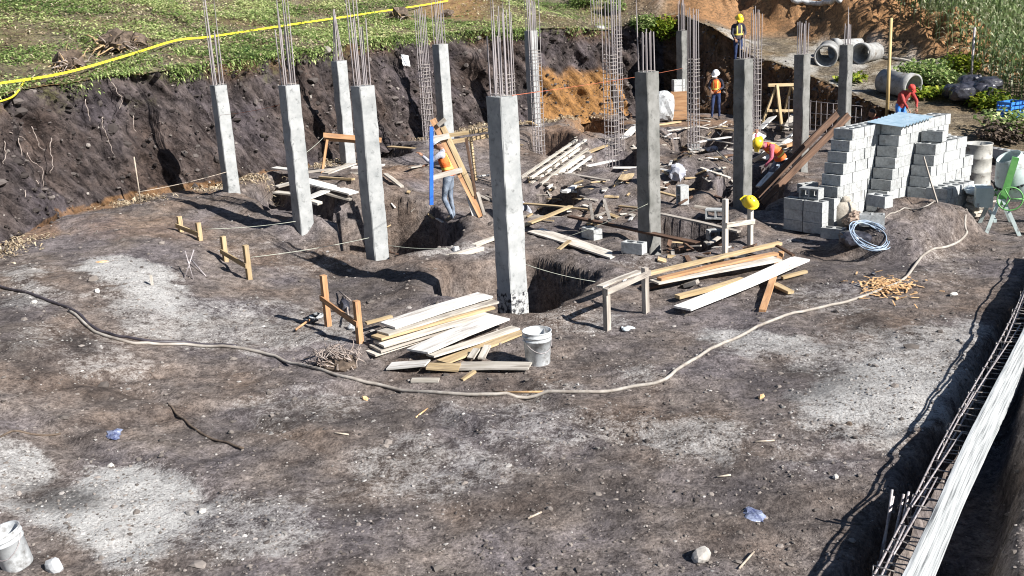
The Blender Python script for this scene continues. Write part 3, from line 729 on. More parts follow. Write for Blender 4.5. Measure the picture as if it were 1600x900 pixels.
# low block wall at the right
lw0 = Vector(hit(1478, 240)); lw1 = Vector(hit(1605, 262)); wall = empty('block_wall', lw0, 0, 'low grey concrete block wall below the bare slope at the right edge', 'wall')
dl = (lw1-lw0); nL = int(dl.length/.4); wa = math.atan2(dl.y, dl.x)
for k in range(2):
    for i in range(nL+2): block(lw0+dl.normalized()*(i*.4+.2*(k % 2))+Vector((0, 0, .195*k-.05)), wa, None, None, name='block', parent=wall)
# corrugated sheet on the pile
sp = PILE+rdir*2.25+adir*(-.15)+Vector((0, 0, 1.79)); mb = MB(); ns = 44; V = []
for j in range(2):
    for i in range(ns+1): u_ = (i/ns-.5)*1.15; V.append((u_, (j-.5)*.7, .018*math.sin(i*math.pi/2*.9)))
mb.add(V, [(i, i+1, i+ns+2, i+ns+1) for i in range(ns)], 0, True)
V2 = [(x, y, z-.003) for x, y, z in V]; mb.add(V2, [(i+ns+1, i+ns+2, i+1, i) for i in range(ns)], 0, True)
o = mb.build('corrugated_sheet', 'sheet_metal'); o.location = sp; o.rotation_euler = (R(4), R(-3), math.atan2(rdir.y, rdir.x)); tag(o, 'pale blue corrugated metal sheet laid on top of the block pile', 'metal sheet')

# ------------------------------------------------------------------ batter boards and stakes
def batter(name, posts, rails, mat, label, group=None):
    b0, t0 = upright(*posts[0]); e = empty(name, b0, 0, label, 'batter board', group); tops = []
    for p in posts:
        b, t = upright(*p[:3]); b = b-Vector((0, 0, .15)); tops.append((b, t)); stick('post', b, t, .075, .075, mat, e, up=(.64, -.77, 0), seg=1)
    for (i, ki, j, kj) in rails:
        a = tops[i][0].lerp(tops[i][1], ki); c = tops[j][0].lerp(tops[j][1], kj); d = (c-a).normalized()
        off = d.cross(Vector((0, 0, 1))).normalized()*.05
        stick('crosspiece', a-d*.06+off, c+d*.06+off, .08, .025, mat, e, roll=R(90), seg=1)
    return e
GB = 'small timber batter boards around the footings'
batter('batter_board', [(513, 509, 430), (563, 537, 470)], [(0, .62, 1, .6)], 'wood_orange', 'orange timber batter board with a tall post beside the shovel and board stack', GB)
batter('batter_board', [(283, 362, 338), (313, 376, 348)], [(0, .6, 1, .6)], 'wood_yellow', 'low batter board nearest the left column, small pale heap at its foot', GB)
batter('batter_board', [(353, 408, 369), (390, 437, 383)], [(0, .55, 1, .55)], 'wood_yellow', 'batter board of two short posts left of the dark column shadows', GB)
batter('batter_board', [(949, 515, 450), (1009, 488, 418)], [(0, .95, 1, .9)], 'wood_grey', 'grey batter board with a sloping rail at the head of the right board pile', GB)
batter('batter_board', [(1133, 402, 311), (1172, 386, 318)], [(0, .62, 1, .66)], 'wood_pale', 'tall pale batter board with a hard hat hung on its right post', GB)
batter('batter_board', [(1453, 250, 205), (1470, 246, 196)], [(0, .6, 1, .65)], 'wood_yellow', 'small timber batter board behind the sacks at the right of the block pile', GB)
# hard hat on the stake
def helmet_mesh(mb, M, mi=0, r=.125):
    prof = [(.001, .135), (.05, .128), (.085, .105), (.11, .065), (.12, .02), (.124, 0), (.15, -.012), (.148, -.02), (.118, -.012)]
    S = Matrix.Diagonal((1, 1.15, 1, 1)); mb.lathe(prof, 16, M @ S, mi)
    mb.add([M @ Vector(p) for p in [(-.1, .13, -.005), (.1, .13, -.005), (.07, .2, -.03), (-.07, .2, -.03), (-.1, .13, -.02), (.1, .13, -.02), (.07, .2, -.04), (-.07, .2, -.04)]], [(0, 1, 2, 3), (7, 6, 5, 4), (2, 1, 5, 6), (3, 2, 6, 7), (0, 3, 7, 4)], mi)
    mb.add([M @ Vector(p) for p in [(-.015, -.12, .07), (.015, -.12, .07), (.015, 0, .15), (-.015, 0, .15), (.015, .12, .07), (-.015, .12, .07)]], [(0, 1, 2, 3), (3, 2, 4, 5)], mi)
b, t = upright(1172, 386, 318); mb = MB(); helmet_mesh(mb, Matrix.Scale(.92, 4)); o = mb.build('hard_hat', 'helmet_yellow'); o.location = t+Vector((0, 0, .02)); o.rotation_euler = (R(35), R(-25), R(30)); tag(o, 'yellow hard hat hung on the right post of a tall batter board', 'hard hat')
# crossed reinforcing offcuts
for i, (a, b_, lab) in enumerate([((288, 436, 0), (303, 390, .45), 'thin crossed steel rod standing left of a batter board, leaning right'), ((302, 437, 0), (289, 392, .42), 'thin crossed steel rod standing left of a batter board, leaning left'), ((322, 432, .01), (297, 404, .1), 'thin steel rod lying flat beside the crossed rods')]):
    o = rod('steel_rod', [PT(a), PT(b_)], .011, 'rebar'); tag(o, lab, 'rod')
b, t = upright(238, 446, 430); o = stick('peg', b, t, .04, .03, 'wood_pale', seg=1); tag(o, 'short pale wooden peg stuck in the soil left of the crossed rods', 'peg')

# ------------------------------------------------------------------ near stack of boards (left of the white bucket)
G1 = 'boards of the near stack by the white bucket'
NB = lambda *a, lab=None, **k: plank(*a, label=lab, group=G1, **k)
NB((577, 552, .03), (700, 512, .03), .30, .03, 'wood_pale', lab='lowest board of the near stack, its end beside the orange batter board')
NB((586, 545, .07), (735, 500, .07), .30, .03, 'wood_grey', lab='grey board second from the bottom of the near stack')
NB((592, 538, .11), (760, 490, .11), .28, .03, 'wood_pale', lab='pale board third from the bottom of the near stack')
NB((588, 528, .15), (765, 478, .15), .26, .03, 'wood_yellow', lab='yellowish board fourth from the bottom of the near stack')
NB((598, 521, .19), (770, 469, .19), .27, .03, 'wood_pale', lab='pale board just under the top board of the near stack')
NB((606, 509, .235), (758, 461, .235), .34, .03, 'wood_white', lab='wide white-stained board on top of the near stack')
NB((652, 549, .13), (780, 495, .16), .36, .025, 'wood_white', lab='broad bright white board sloping down in front of the near stack')
NB((672, 556, .10), (806, 512, .08), .16, .025, 'wood_pale', lab='narrow stained board along the front edge of the broad white board')
NB((690, 566, .06), (815, 518, .05), .18, .025, 'wood_yellow', lab='yellowish board reaching to the white bucket')
NB((718, 572, .05), (828, 572, .04), .24, .025, 'wood_pale', lab='short pale board lying frontmost, left of the white bucket')
NB((668, 572, .07), (718, 574, .06), .22, .025, 'wood_yellow', lab='short yellow board end, left of the frontmost short board')
NB((608, 572, .03), (668, 567, .08), .22, .02, 'wood_white', lab='small white panel piece at the left front of the near boards')
NB((643, 594, .02), (686, 594, .02), .09, .03, 'wood_pale', lab='small loose offcut in front of the near boards')
NB((722, 594, .01), (742, 580, .06), .05, .03, 'wood_yellow', lab='little stick pointing down in front of the near boards')
NB((735, 560, .06), (745, 545, .1), .09, .025, 'wood_pale', lab='short crosswise slat among the boards by the white bucket, left one')
NB((752, 560, .06), (762, 540, .1), .09, .025, 'wood_pale', lab='short crosswise slat among the boards by the white bucket, right one')
NB((572, 505, .2), (612, 494, .2), .07, .03, 'wood_yellow', lab='thin yellow lath end behind the orange batter board')

# ------------------------------------------------------------------ right stack of boards
G2 = 'boards of the right stack before the tall batter board'
RB = lambda *a, lab=None, **k: plank(*a, label=lab, group=G2, **k)
RB((1012, 428, .22), (1219, 380, .22), .10, .05, 'wood_yellow', lab='long yellow beam at the back of the right board stack')
RB((1030, 436, .20), (1213, 396, .17), .12, .04, 'wood_orange', lab='orange-stained beam second from the back of the right stack')
RB((1022, 441, .16), (1214, 404, .15), .27, .028, 'wood_pale', lab='wide brown-stained board in the middle of the right stack')
RB((1058, 464, .07), (1160, 436, .07), .11, .05, 'wood_yellow', lab='yellow beam showing left below the big white board')
RB((1066, 482, .10), (1252, 404, .16), .30, .028, 'wood_white', lab='big bright white board lying frontmost on the right stack')
RB((1191, 486, .02), (1221, 394, .12), .09, .045, 'wood_orange', lab='orange beam propped crosswise under the big white board')
RB((1210, 444, .05), (1236, 457, .04), .11, .04, 'wood_yellow', lab='short beam end right of the big white board, nearer one')
RB((1222, 434, .05), (1260, 424, .05), .07, .04, 'wood_yellow', lab='short beam end right of the big white board, farther one')
RB((1214, 384, .2), (1240, 399, .2), .05, .03, 'wood_dark', lab='dark thin lath across the far end of the right stack')
RB((937, 448, .38), (1000, 424, .40), .12, .025, 'wood_pale', lab='pale board resting on the grey batter board rail')
RB((1005, 450, .05), (1078, 430, .08), .2, .03, 'wood_dark', lab='dark board under the left end of the right stack')
RB((1070, 446, .03), (1090, 440, .08), .12, .06, 'wood_grey', lab='short grey prop under the wide stained board')

# ------------------------------------------------------------------ long boards and litter around the right pits
G3 = 'boards lying among the middle footings'
MBd = lambda *a, lab=None, **k: plank(*a, label=lab, group=G3, **k)
MBd((836, 360, .04), (965, 402, .04), .32, .03, 'wood_pale', lab='wide pale board lying on the ground right of the nearest column')
MBd((865, 396, .05), (890, 376, .09), .07, .03, 'wood_yellow', lab='short yellow stick lying across the wide pale board')
MBd((890, 338, .22), (1090, 380, .20), .13, .035, 'wood_dark', lab='long dark board spanning past the half shaded column, front one')
MBd((1032, 334, .18), (1155, 362, .18), .10, .03, 'wood_grey', lab='grey board spanning the fenced pit towards the tall batter board')
MBd((686, 405, .04), (752, 388, .04), .13, .07, 'wood_pale', lab='pale beam piece left of the nearest column, front one')
MBd((740, 384, .05), (775, 371, .05), .12, .05, 'wood_pale', lab='pale beam end touching the nearest column from the left')
MBd((818, 352, .05), (892, 322, .18), .12, .03, 'wood_yellow', lab='yellow board propped up right of the nearest column')
MBd((815, 318, .1), (925, 328, .12), .09, .03, 'wood_yellow', lab='thin yellow board behind the propped board')
MBd((815, 338, .05), (880, 340, .06), .10, .03, 'wood_grey', lab='grey board close to the right of the nearest column')
MBd((955, 308, .05), (985, 266, .05), .30, .028, 'wood_yellow', lab='wide yellowish board lying left of the half shaded column')
MBd((968, 322, .05), (1002, 326, .05), .08, .03, 'wood_yellow', lab='thin lath in front of the wide yellowish board')
MBd((943, 310, .0), (953, 345, .3), .06, .03, 'wood_grey', lab='upright prop lath left of the half shaded column, taller one')
MBd((930, 338, .25), (952, 330, .25), .07, .03, 'wood_grey', lab='short crosspiece on the props left of the half shaded column')
MBd((922, 316, .0), (926, 342, .25), .06, .03, 'wood_grey', lab='upright prop lath left of the half shaded column, shorter one')
MBd((905, 292, .03), (940, 300, .03), .12, .03, 'wood_yellow', lab='small yellow board on the dark soil behind the propped board')
MBd((915, 308, .03), (945, 322, .03), .07, .03, 'wood_pale', lab='pale stick pointing at the prop laths')
MBd((882, 300, .03), (900, 290, .03), .14, .05, 'wood_white', lab='short white board chunk near the white helmet')
MBd((958, 262, .05), (998, 262, .05), .16, .03, 'wood_white', lab='white board in front of the overlapping rebar cages')
MBd((1055, 250, .05), (1135, 246, .05), .13, .05, 'wood_yellow', lab='long yellow beam in front of the cage footed on a block')
MBd((1060, 258, .04), (1140, 250, .04), .08, .03, 'wood_dark', lab='dark lath parallel to the long yellow beam')
MBd((1172, 250, .05), (1215, 248, .05), .12, .04, 'wood_yellow', lab='yellow beam behind the bending worker\'s column')
MBd((1120, 236, .3), (1150, 262, .02), .08, .03, 'wood_grey', lab='grey lath leaning against the column of the bending worker')
MBd((1020, 275, .05), (1060, 268, .05), .12, .03, 'wood_pale', lab='pale board right behind the half shaded column')
MBd((978, 204, .05), (1062, 190, .05), .14, .05, 'wood_yellow', lab='long yellow plank on the ground left of the far dark column')
MBd((1000, 214, .05), (1085, 198, .05), .10, .03, 'wood_pale', lab='pale thin board parallel to the long yellow plank')
MBd((975, 216, .1), (995, 196, .1), .25, .03, 'wood_white', lab='white board between the rebar cages and the half shaded column')
MBd((905, 244, .05), (950, 226, .05), .16, .03, 'wood_yellow', lab='yellow board between the formwork panels and the rebar cages')
MBd((608, 229, .05), (665, 234, .05), .16, .03, 'wood_yellow', lab='yellow board on the ground left of the man with the wooden frame')
MBd((836, 196, .1), (826, 190, .3), .16, .04, 'wood_yellow', lab='stub of yellow board beside the half hidden column')
MBd((985, 335, .05), (1010, 345, .05), .1, .03, 'wood_pale', lab='pale offcut at the left side of the half shaded column')
MBd((1060, 295, .05), (1085, 296, .04), .1, .03, 'wood_yellow', lab='yellow offcut by the small pit behind the fenced pit')
MBd((1062, 318, .2), (1085, 305, .05), .05, .03, 'wood_dark', lab='dark stick leaning at the small pit')
MBd((1100, 300, .05), (1140, 315, .05), .08, .03, 'wood_dark', lab='dark lath leading to the bending worker\'s pit')
MBd((1186, 292, .1), (1206, 270, .3), .16, .03, 'wood_white', lab='white board standing beside the bending worker\'s legs')
for i, (x0, y0, x1, y1, w_, m_, lab) in enumerate([
 (1028, 262, 1098, 250, .14, 'wood_pale', 'pale board crossing the soil between the half shaded column and the long yellow beam'), (1090, 222, 1140, 214, .14, 'wood_white', 'white board by the pit of the block-footed cage'), (1110, 200, 1178, 208, .12, 'wood_yellow', 'yellow board in front of the worker with the white helmet'),
 (1085, 212, 1150, 226, .10, 'wood_grey', 'grey board slanting over the pit of the block-footed cage'), (870, 268, 950, 282, .12, 'wood_grey', 'grey board lying behind the propped yellow board'), (905, 262, 960, 250, .16, 'wood_white', 'white board right of the formwork panels'), (1030, 300, 1075, 312, .10, 'wood_yellow', 'yellow board lying at the small pit\'s left'),
 (1085, 322, 1130, 330, .16, 'wood_grey', 'grey board behind the tall batter board'), (770, 232, 815, 226, .14, 'wood_yellow', 'yellow board stub on the soil right behind the nearest column'), (985, 232, 1040, 226, .12, 'wood_pale', 'pale board just right of the overlapping cages'), (1095, 262, 1140, 278, .09, 'wood_pale', 'thin pale lath left of the bending worker\'s column'), (1180, 236, 1232, 250, .14, 'wood_white', 'white board above the bending worker'),
 (640, 262, 700, 254, .10, 'wood_grey', 'grey lath left of the man with the wooden frame'), (735, 300, 775, 318, .10, 'wood_grey', 'grey board between the wooden frame and the nearest column'), (1002, 182, 1050, 176, .12, 'wood_orange', 'orange board in front of the dark recess'), (1070, 186, 1108, 190, .10, 'wood_pale', 'pale lath at the feet of the worker with the white helmet')]):
    plank((x0, y0, random.uniform(.03, .12)), (x1, y1, random.uniform(.04, .15)), w_, .028, m_, lab, G3)
# litter of broken boards in the fenced pit area, and round about
G4 = 'broken offcuts strewn around the fenced pit'
for i in range(26):
    x = random.uniform(1035, 1180); y = random.uniform(372, 408) if x < 1130 else random.uniform(385, 402); a = random.uniform(0, 6.28); L = random.uniform(6, 20)
    plank((x-L*math.cos(a), y-L*.35*math.sin(a), .03), (x+L*math.cos(a), y+L*.35*math.sin(a), random.uniform(.03, .12)), random.uniform(.04, .12), .025, (mt := random.choice(['wood_dark', 'wood_grey', 'wood_pale', 'wood_dark', 'wood_yellow'])), 'broken %s offcut of board in the litter around the fenced pit' % mt[5:], G4, cat='offcut', name='offcut', roll=random.uniform(-.5, .5))
G4b = 'offcuts strewn among the middle footings'
for (x0, x1, y0, y1, n, wh) in [(825, 990, 280, 350, 34, 'right of the nearest column'), (1020, 1150, 225, 300, 40, 'behind the half shaded column'), (600, 780, 290, 400, 10, 'around the man with the frame'), (880, 1060, 180, 230, 20, 'near the orange subsoil'), (1090, 1200, 185, 235, 30, 'before the shaded cut')]:
    for i in range(n):
        x = random.uniform(x0, x1); y = random.uniform(y0, y1); a = random.uniform(0, 6.28); L = random.uniform(4, 13)
        plank((x-L*math.cos(a), y-L*.35*math.sin(a), .03), (x+L*math.cos(a), y+L*.35*math.sin(a), random.uniform(.03, .08)), random.uniform(.03, .10), .022, (mt := random.choice(['wood_yellow', 'wood_grey', 'wood_pale', 'wood_white', 'wood_dark'])), 'small %s offcut of board strewn on the soil %s' % (mt[5:], wh), G4b, cat='offcut', name='offcut', roll=random.uniform(-.4, .4), pits=True)

# ------------------------------------------------------------------ heap of loose boards behind the left columns
G5 = 'boards of the heap behind the left columns'
HB = lambda *a, lab=None, **k: plank(*a, label=lab, group=G5, **k)
HB((476, 282, .30), (553, 302, .22), .32, .03, 'wood_white', lab='wide white board across the top of the heap behind the left columns')
HB((508, 271, .28), (552, 256, .30), .22, .03, 'wood_pale', lab='pale board pointing up behind the wide white board of the left heap')
HB((428, 262, .2), (470, 266, .2), .2, .03, 'wood_white', lab='white board end sticking out left of the heap')
HB((432, 292, .1), (470, 282, .15), .22, .03, 'wood_pale', lab='pale board at the heap\'s left side, half behind the column')
HB((480, 310, .08), (512, 297, .12), .24, .03, 'wood_white', lab='short white board at the front of the left heap')
HB((500, 277, .24), (552, 280, .24), .09, .04, 'wood_yellow', lab='yellow lath along the top of the left heap')
HB((430, 300, .05), (475, 305, .05), .2, .03, 'wood_pale', lab='lowest pale board at the left front of the left heap')
HB((550, 262, .2), (600, 258, .15), .2, .03, 'wood_white', lab='white board right of the column in the left heap, upper one')
HB((545, 272, .15), (596, 266, .1), .12, .04, 'wood_grey', lab='grey board right of the column in the left heap, lower one')
HB((470, 270, .3), (540, 262, .3), .16, .03, 'wood_grey', lab='grey board at the back of the left heap')
HB((505, 300, .1), (548, 312, .1), .12, .04, 'wood_grey', lab='grey board under the wide white board of the left heap')
HB((478, 312, .05), (500, 318, .05), .14, .05, 'wood_pale', lab='pale end piece at the very front of the left heap')
HB((602, 272, .12), (628, 292, .06), .10, .04, 'wood_pale', lab='loose pale beam on the soil right of the left heap')

# ------------------------------------------------------------------ jumble of boards behind the bending worker
G6 = 'boards of the jumble left of the block pile'
JL = ['white board tilted in the jumble left of the block pile', 'pale board lying in the jumble left of the block pile', 'grey board lying in the jumble left of the block pile']
for i in range(20):
    x = random.uniform(1178, 1255); y = random.uniform(188, 245); k = random.choice([0, 1, 2]); a = random.choice([random.uniform(-.5, .2), random.uniform(.8, 1.3)]); L = random.uniform(12, 26)
    plank((x-L*math.cos(a), y+L*.5*math.sin(a), random.uniform(.1, .3)), (x+L*math.cos(a), y-L*.5*math.sin(a), random.uniform(.1, .45)), random.uniform(.14, .3), .028, ('wood_white', 'wood_pale', 'wood_grey')[k], JL[k], G6, roll=random.uniform(-.5, .5))
plank((1215, 232, .55), (1268, 214, .55), .14, .06, 'wood_orange', 'orange beam resting high on the jumble left of the block pile', G6)
plank((1240, 236, .0), (1246, 218, .45), .10, .05, 'wood_orange', 'short orange post under the high orange beam', G6)

# leaning planks by the block pile
def lean(x0, y0, x1, y1, z1, wd, th, mat, lab):
    p0 = Vector(hit(x0, y0, 0, pits=False)); # top end: a point above, chosen a little farther back
    d = ray(x1, y1); t = (p0.y+z1)/d[1]; p1 = Vector((d[0]*t, d[1]*t, CAMH+d[2]*t)); o = stick('plank', p0, p1, wd, th, mat, up=(.5, -.8, .3)); tag(o, lab, 'plank', 'long planks leaning on the block pile'); return o
lean(1190, 318, 1326, 180, 1.0, .14, .06, 'wood_dark', 'long dark brown beam leaning against the left wall of the block pile, right one')
lean(1182, 306, 1308, 178, 1.25, .14, .06, 'wood_dark', 'long dark brown beam leaning against the left wall of the block pile, left one')
lean(1342, 205, 1372, 158, .6, .12, .05, 'wood_orange', 'orange board leaning up behind the block pile, right one')
lean(1334, 205, 1366, 162, .6, .12, .05, 'wood_orange', 'orange board leaning up behind the block pile, left one')
lean(1465, 318, 1443, 245, .5, .025, .025, 'wood_grey', 'thin grey stake leaning against the right wall of the block pile')

# ------------------------------------------------------------------ trestles
def trestle(label, members, mat):
    pts = [(Vector(a), Vector(b_), wd, nm) for a, b_, wd, nm in members]; e = empty('trestle', pts[0][0], 0, label, 'trestle')
    for a, b_, wd, nm in pts: stick(nm, a, b_, wd, .045, mat, e, up=(.5, -.8, .1), seg=1)
def P3(px, py, Y): d = ray(px, py); t = Y/d[1]; return (d[0]*t, d[1]*t, CAMH+d[2]*t)
b1 = hit(1222, 203); Y = b1[1]
trestle('yellow timber sawhorse with slanting legs in front of the shaded cut', [(P3(1222, 203, Y), P3(1214, 132, Y), .1, 'leg'), (P3(1250, 176, Y+.9), P3(1238, 132, Y+.3), .1, 'leg'), (P3(1190, 195, Y+.1), P3(1213, 134, Y+.05), .08, 'leg'), (P3(1226, 176, Y+.9), P3(1236, 134, Y+.35), .08, 'leg'), (P3(1200, 133, Y-.1), P3(1250, 132, Y+.4), .09, 'beam'), (P3(1198, 173, Y+.02), P3(1248, 173, Y+.5), .08, 'rail')], 'wood_yellow')
b1 = hit(503, 270); Y = b1[1]
trestle('orange timber trestle behind the second and third columns', [(P3(503, 271, Y), P3(511, 218, Y), .06, 'leg'), (P3(588, 262, Y+.3), P3(590, 222, Y+.3), .06, 'leg'), (P3(505, 211, Y-.04), P3(596, 219, Y+.25), .11, 'beam'), (P3(506, 217, Y+.06), P3(592, 224, Y+.32), .08, 'beam')], 'wood_orange')
b1 = hit(744, 282); Y = b1[1]
trestle('yellow timber trestle bearing two boards, left of the nearest column', [(P3(744, 282, Y), P3(735, 214, Y), .06, 'leg'), (P3(776, 275, Y+.1), P3(772, 210, Y+.1), .06, 'leg'), (P3(698, 212, Y-.1), P3(790, 198, Y-.05), .09, 'beam'), (P3(704, 222, Y-.05), P3(790, 208, Y), .10, 'beam')], 'wood_yellow')
o = rod('white_board', [P3(744, 276, Y), P3(765, 274, Y)], .03, 'wood_white'); tag(o, 'short white batten low on the trestle left of the nearest column', 'batten')

# ------------------------------------------------------------------ formwork panels (boards with battens)
def panel(a, b_, wd, n, label, mat='wood_pale'):
    p0 = Vector(hit(*a)); p1 = Vector(hit(*b_)); M, L = axes(p0, p1); e = empty('timber_shutter', (p0+p1)/2, 0, label, 'formwork', 'batten-backed formwork panels'); e.rotation_euler = M.to_euler()
    for s in (-1, 1):
        o = MB().beam((-L/2, s*wd*.30, .06), (L/2, s*wd*.30, .06), wd*.16, .05, seg=2, jit=.03).build('rail', mat, e)
    for i in range(n):
        x = -L/2+L*(i+.5)/n; o = MB().beam((x, -wd*.62, .01), (x, wd*.62, .01), .08, .05).build('batten', 'wood_grey', e)
panel((822, 282, .25), (908, 222, .35), .42, 8, 'formwork panel with many battens at the top left of the row by the slender cage')
panel((838, 291, .2), (912, 236, .3), .40, 8, 'formwork panel with many battens in the middle of the row by the slender cage')
panel((850, 297, .12), (918, 248, .2), .36, 7, 'lowest formwork panel of the row by the slender cage', 'wood_white')

# upright frame handled by the worker, and the blue bar
yF = hit(752, 342)[1]
e = empty('timber_formwork', P3(752, 342, yF), 0, 'tall orange timber frame of boards and battens held up by the worker', 'formwork')
for (x0, y0, x1, y1, wd, m, nm) in [(752, 338, 676, 186, .12, 'wood_orange', 'board'), (742, 305, 692, 198, .10, 'wood_yellow', 'board'), (672, 219, 702, 212, .11, 'wood_pale', 'batten'), (671, 279, 722, 265, .10, 'wood_pale', 'batten'), (684, 196, 696, 186, .08, 'wood_grey', 'batten'), (744, 310, 728, 216, .05, 'wood_dark', 'lath'), (749, 338, 738, 304, .26, 'wood_white', 'panel'), (757, 336, 746, 300, .06, 'wood_grey', 'lath')]:
    k = yF-(.02 if nm == 'batten' else 0)-(338-y0)/400; stick(nm, P3(x0, y0, yF-(.06 if nm == 'batten' else 0)+(0 if wd < .2 else .05)), P3(x1, y1, yF-(.06 if nm == 'batten' else 0)+(0 if wd < .2 else .05)), wd, .03, m, e, up=(.15, -1, .1), seg=1)
o = stick('level_bar', P3(674, 320, yF-.35), P3(674, 198, yF-.35), .07, .04, 'blue_paint', up=(.3, -1, 0), seg=1); tag(o, 'long blue straightedge bar held upright in front of the worker', 'straightedge')

# ------------------------------------------------------------------ concrete pipes
def pipe(px, py, Rr, L, yaw, pitch, label):
    p = Vector(hit(px, py)); mb = MB(); th = Rr*.16
    prof = [(Rr-th, -L/2), (Rr*1.0, -L/2), (Rr, L/2-.28), (Rr*1.16, L/2-.18), (Rr*1.16, L/2), (Rr*.99, L/2), (Rr*.97, L/2-.16), (Rr-th, L/2-.2), (Rr-th, -L/2)]
    mb.lathe(prof, 28); o = mb.build('concrete_pipe', 'pipe_concrete'); o.location = p+Vector((0, 0, Rr*1.05))
    o.rotation_euler = Vector((math.cos(yaw)*math.cos(pitch), math.sin(yaw)*math.cos(pitch), math.sin(pitch))).to_track_quat('Z', 'Y').to_euler(); tag(o, label, 'pipe', 'concrete drain pipes lying on the slope')
pipe(1292, 100, .33, 1.0, R(-112), R(-8), 'large concrete pipe with its socket end facing the site, leftmost of the row')
pipe(1322, 92, .32, 1.0, R(-175), R(0), 'concrete pipe lying crosswise behind the slim shaded column')
pipe(1356, 97, .30, 1.0, R(-138), R(0), 'concrete pipe right of the slim shaded column, end half shaded')
pipe(1402, 150, .33, 1.1, R(-60), R(-8), 'separate concrete pipe lower down the slope beside the tall pole')
b, t = upright(1386, 178, 28); o = rod('pole', [b-Vector((0, 0, .3)), t], [.055, .042], 'bamboo', n=8); tag(o, 'tall thin wooden pole standing behind the block pile', 'pole')
b, t = upright(1517, 133, 42); o = rod('post', [b-Vector((0, 0, .3)), t], .035, 'rebar', n=8); tag(o, 'thin dark post standing at the edge of the cornfield', 'post')

# ------------------------------------------------------------------ barrel, sacks, coil, mixer
B0 = Vector(hit(1524, 290)); mb = MB(); mb.lathe([(.0, 0), (.285, 0), (.295, .02), (.285, .04), (.285, .29), (.298, .31), (.285, .33), (.285, .58), (.298, .60), (.285, .62), (.285, .86), (.296, .88), (.29, .90), (.27, .885), (.262, .7), (.0, .7)], 28)
o = empty('barrel', B0, 0, 'upright pale steel barrel streaked with dirt near the mixer', 'barrel'); mb.build('drum', 'barrel_paint', o)
MB().lathe([(0, .81), (.262, .81)], 24).build('water', 'wire_blue', o)
def sackmesh(c, r, seed, M=None):
    V, Fs = ICO[3]; P = []
    for v in V:
        x, y, z = v; k = 1+.22*float(fbm(np.array(x*2+seed), np.array(y*2+z*1.7), seed, 3)); sq = .75
        f = lambda q: math.copysign(abs(q)**sq, q)
        p = Vector((f(x)*r[0]*k, f(y)*r[1]*k, f(z)*r[2]*k)); P.append((M @ p if M is not None else p)+Vector(c))
    return P, Fs
P0 = Vector(hit(1318, 358)); mb = MB(); V, Fs = sackmesh((0, 0, .26), (.21, .17, .27), 3); mb.add(V, Fs, 0, True); mb.blob((.02, 0, .55), (.09, .08, .07), 2, .3, None, 0, True); o = mb.build('sack', 'sack'); o.location = P0; tag(o, 'full pale woven sack standing in front of the block pile', 'sack')
P0 = PILE+rdir*.55+adir*(-.42); P0.z = hz(P0.x, P0.y)+.12; mb = MB()
for i in range(6): V, Fs = sackmesh((random.uniform(-.3, .3), random.uniform(-.12, .12), .06+random.uniform(0, .15)), (.15, .10, .06), 20+i, Matrix.Rotation(random.uniform(0, 3), 3, 'Z')); V = [v+Vector([random.uniform(-.018, .018) for _ in range(3)]) for v in V]; mb.add(V, Fs, 0, False)
o = mb.build('paper_bags', 'sack_brown'); o.location = P0; tag(o, 'crumpled brown paper bags heaped above the woven sack', 'bag')
for i, (x, y, z, lab) in enumerate([(1462, 292, .0, 'lowest pale cement sack at the right end of the block pile'), (1466, 275, .25, 'pale cement sack second from the bottom at the right end of the pile'), (1462, 262, .5, 'pale cement sack second from the top at the right end of the pile'), (1458, 250, .68, 'topmost bluish white sack at the right end of the block pile')]):
    P0 = PILE+rdir*2.75+adir*(-1.42); P0.z = hz(P0.x, P0.y); mb = MB(); V, Fs = sackmesh((0, 0, .08), (.27, .17, .075), 40+i); V = [v+Vector((random.uniform(-.012, .012), random.uniform(-.012, .012), random.uniform(-.012, .012))) for v in V]; mb.add(V, Fs, 0, False); o = mb.build('cement_sack', 'sack' if i < 3 else 'glove_cloth'); o.location = P0+Vector((random.uniform(-.06, .06), random.uniform(-.05, .05), .15*i)); o.rotation_euler = (0, random.uniform(-.1, .1), .7+random.uniform(-.2, .2)); tag(o, lab, 'sack', 'cement sacks at the end of the block pile')
C0 = Vector(hit(1366, 396)); mb = MB(); Mc = Matrix.Rotation(R(34), 3, 'X')
for j in range(9):
    r = .31+.03*math.sin(j*2.1); ph = j*1.3; mb.tube([Mc @ Vector((r*math.cos(t_)+.025*math.cos(ph), r*math.sin(t_)+.025*math.sin(ph), .03*math.sin(2*t_+ph)+.012*(j % 3))) for t_ in np.linspace(0, 6.4, 40)], .007, 5)
o = mb.build('wire_coil', 'wire_blue'); o.location = C0+Vector((-.05, .10, .27)); o.rotation_euler = (0, 0, R(25)); tag(o, 'coil of blue-grey wire leaning on the soil in front of the block pile', 'coil')
P0 = Vector(hit(1335, 380)); mb = MB(); V, Fs = sackmesh((0, 0, .08), (.26, .2, .12), 77); mb.add(V, Fs, 0, False); o = mb.build('plastic_bag', 'tarp_black'); o.location = P0; tag(o, 'dark slumped plastic bag left of the wire coil', 'bag')
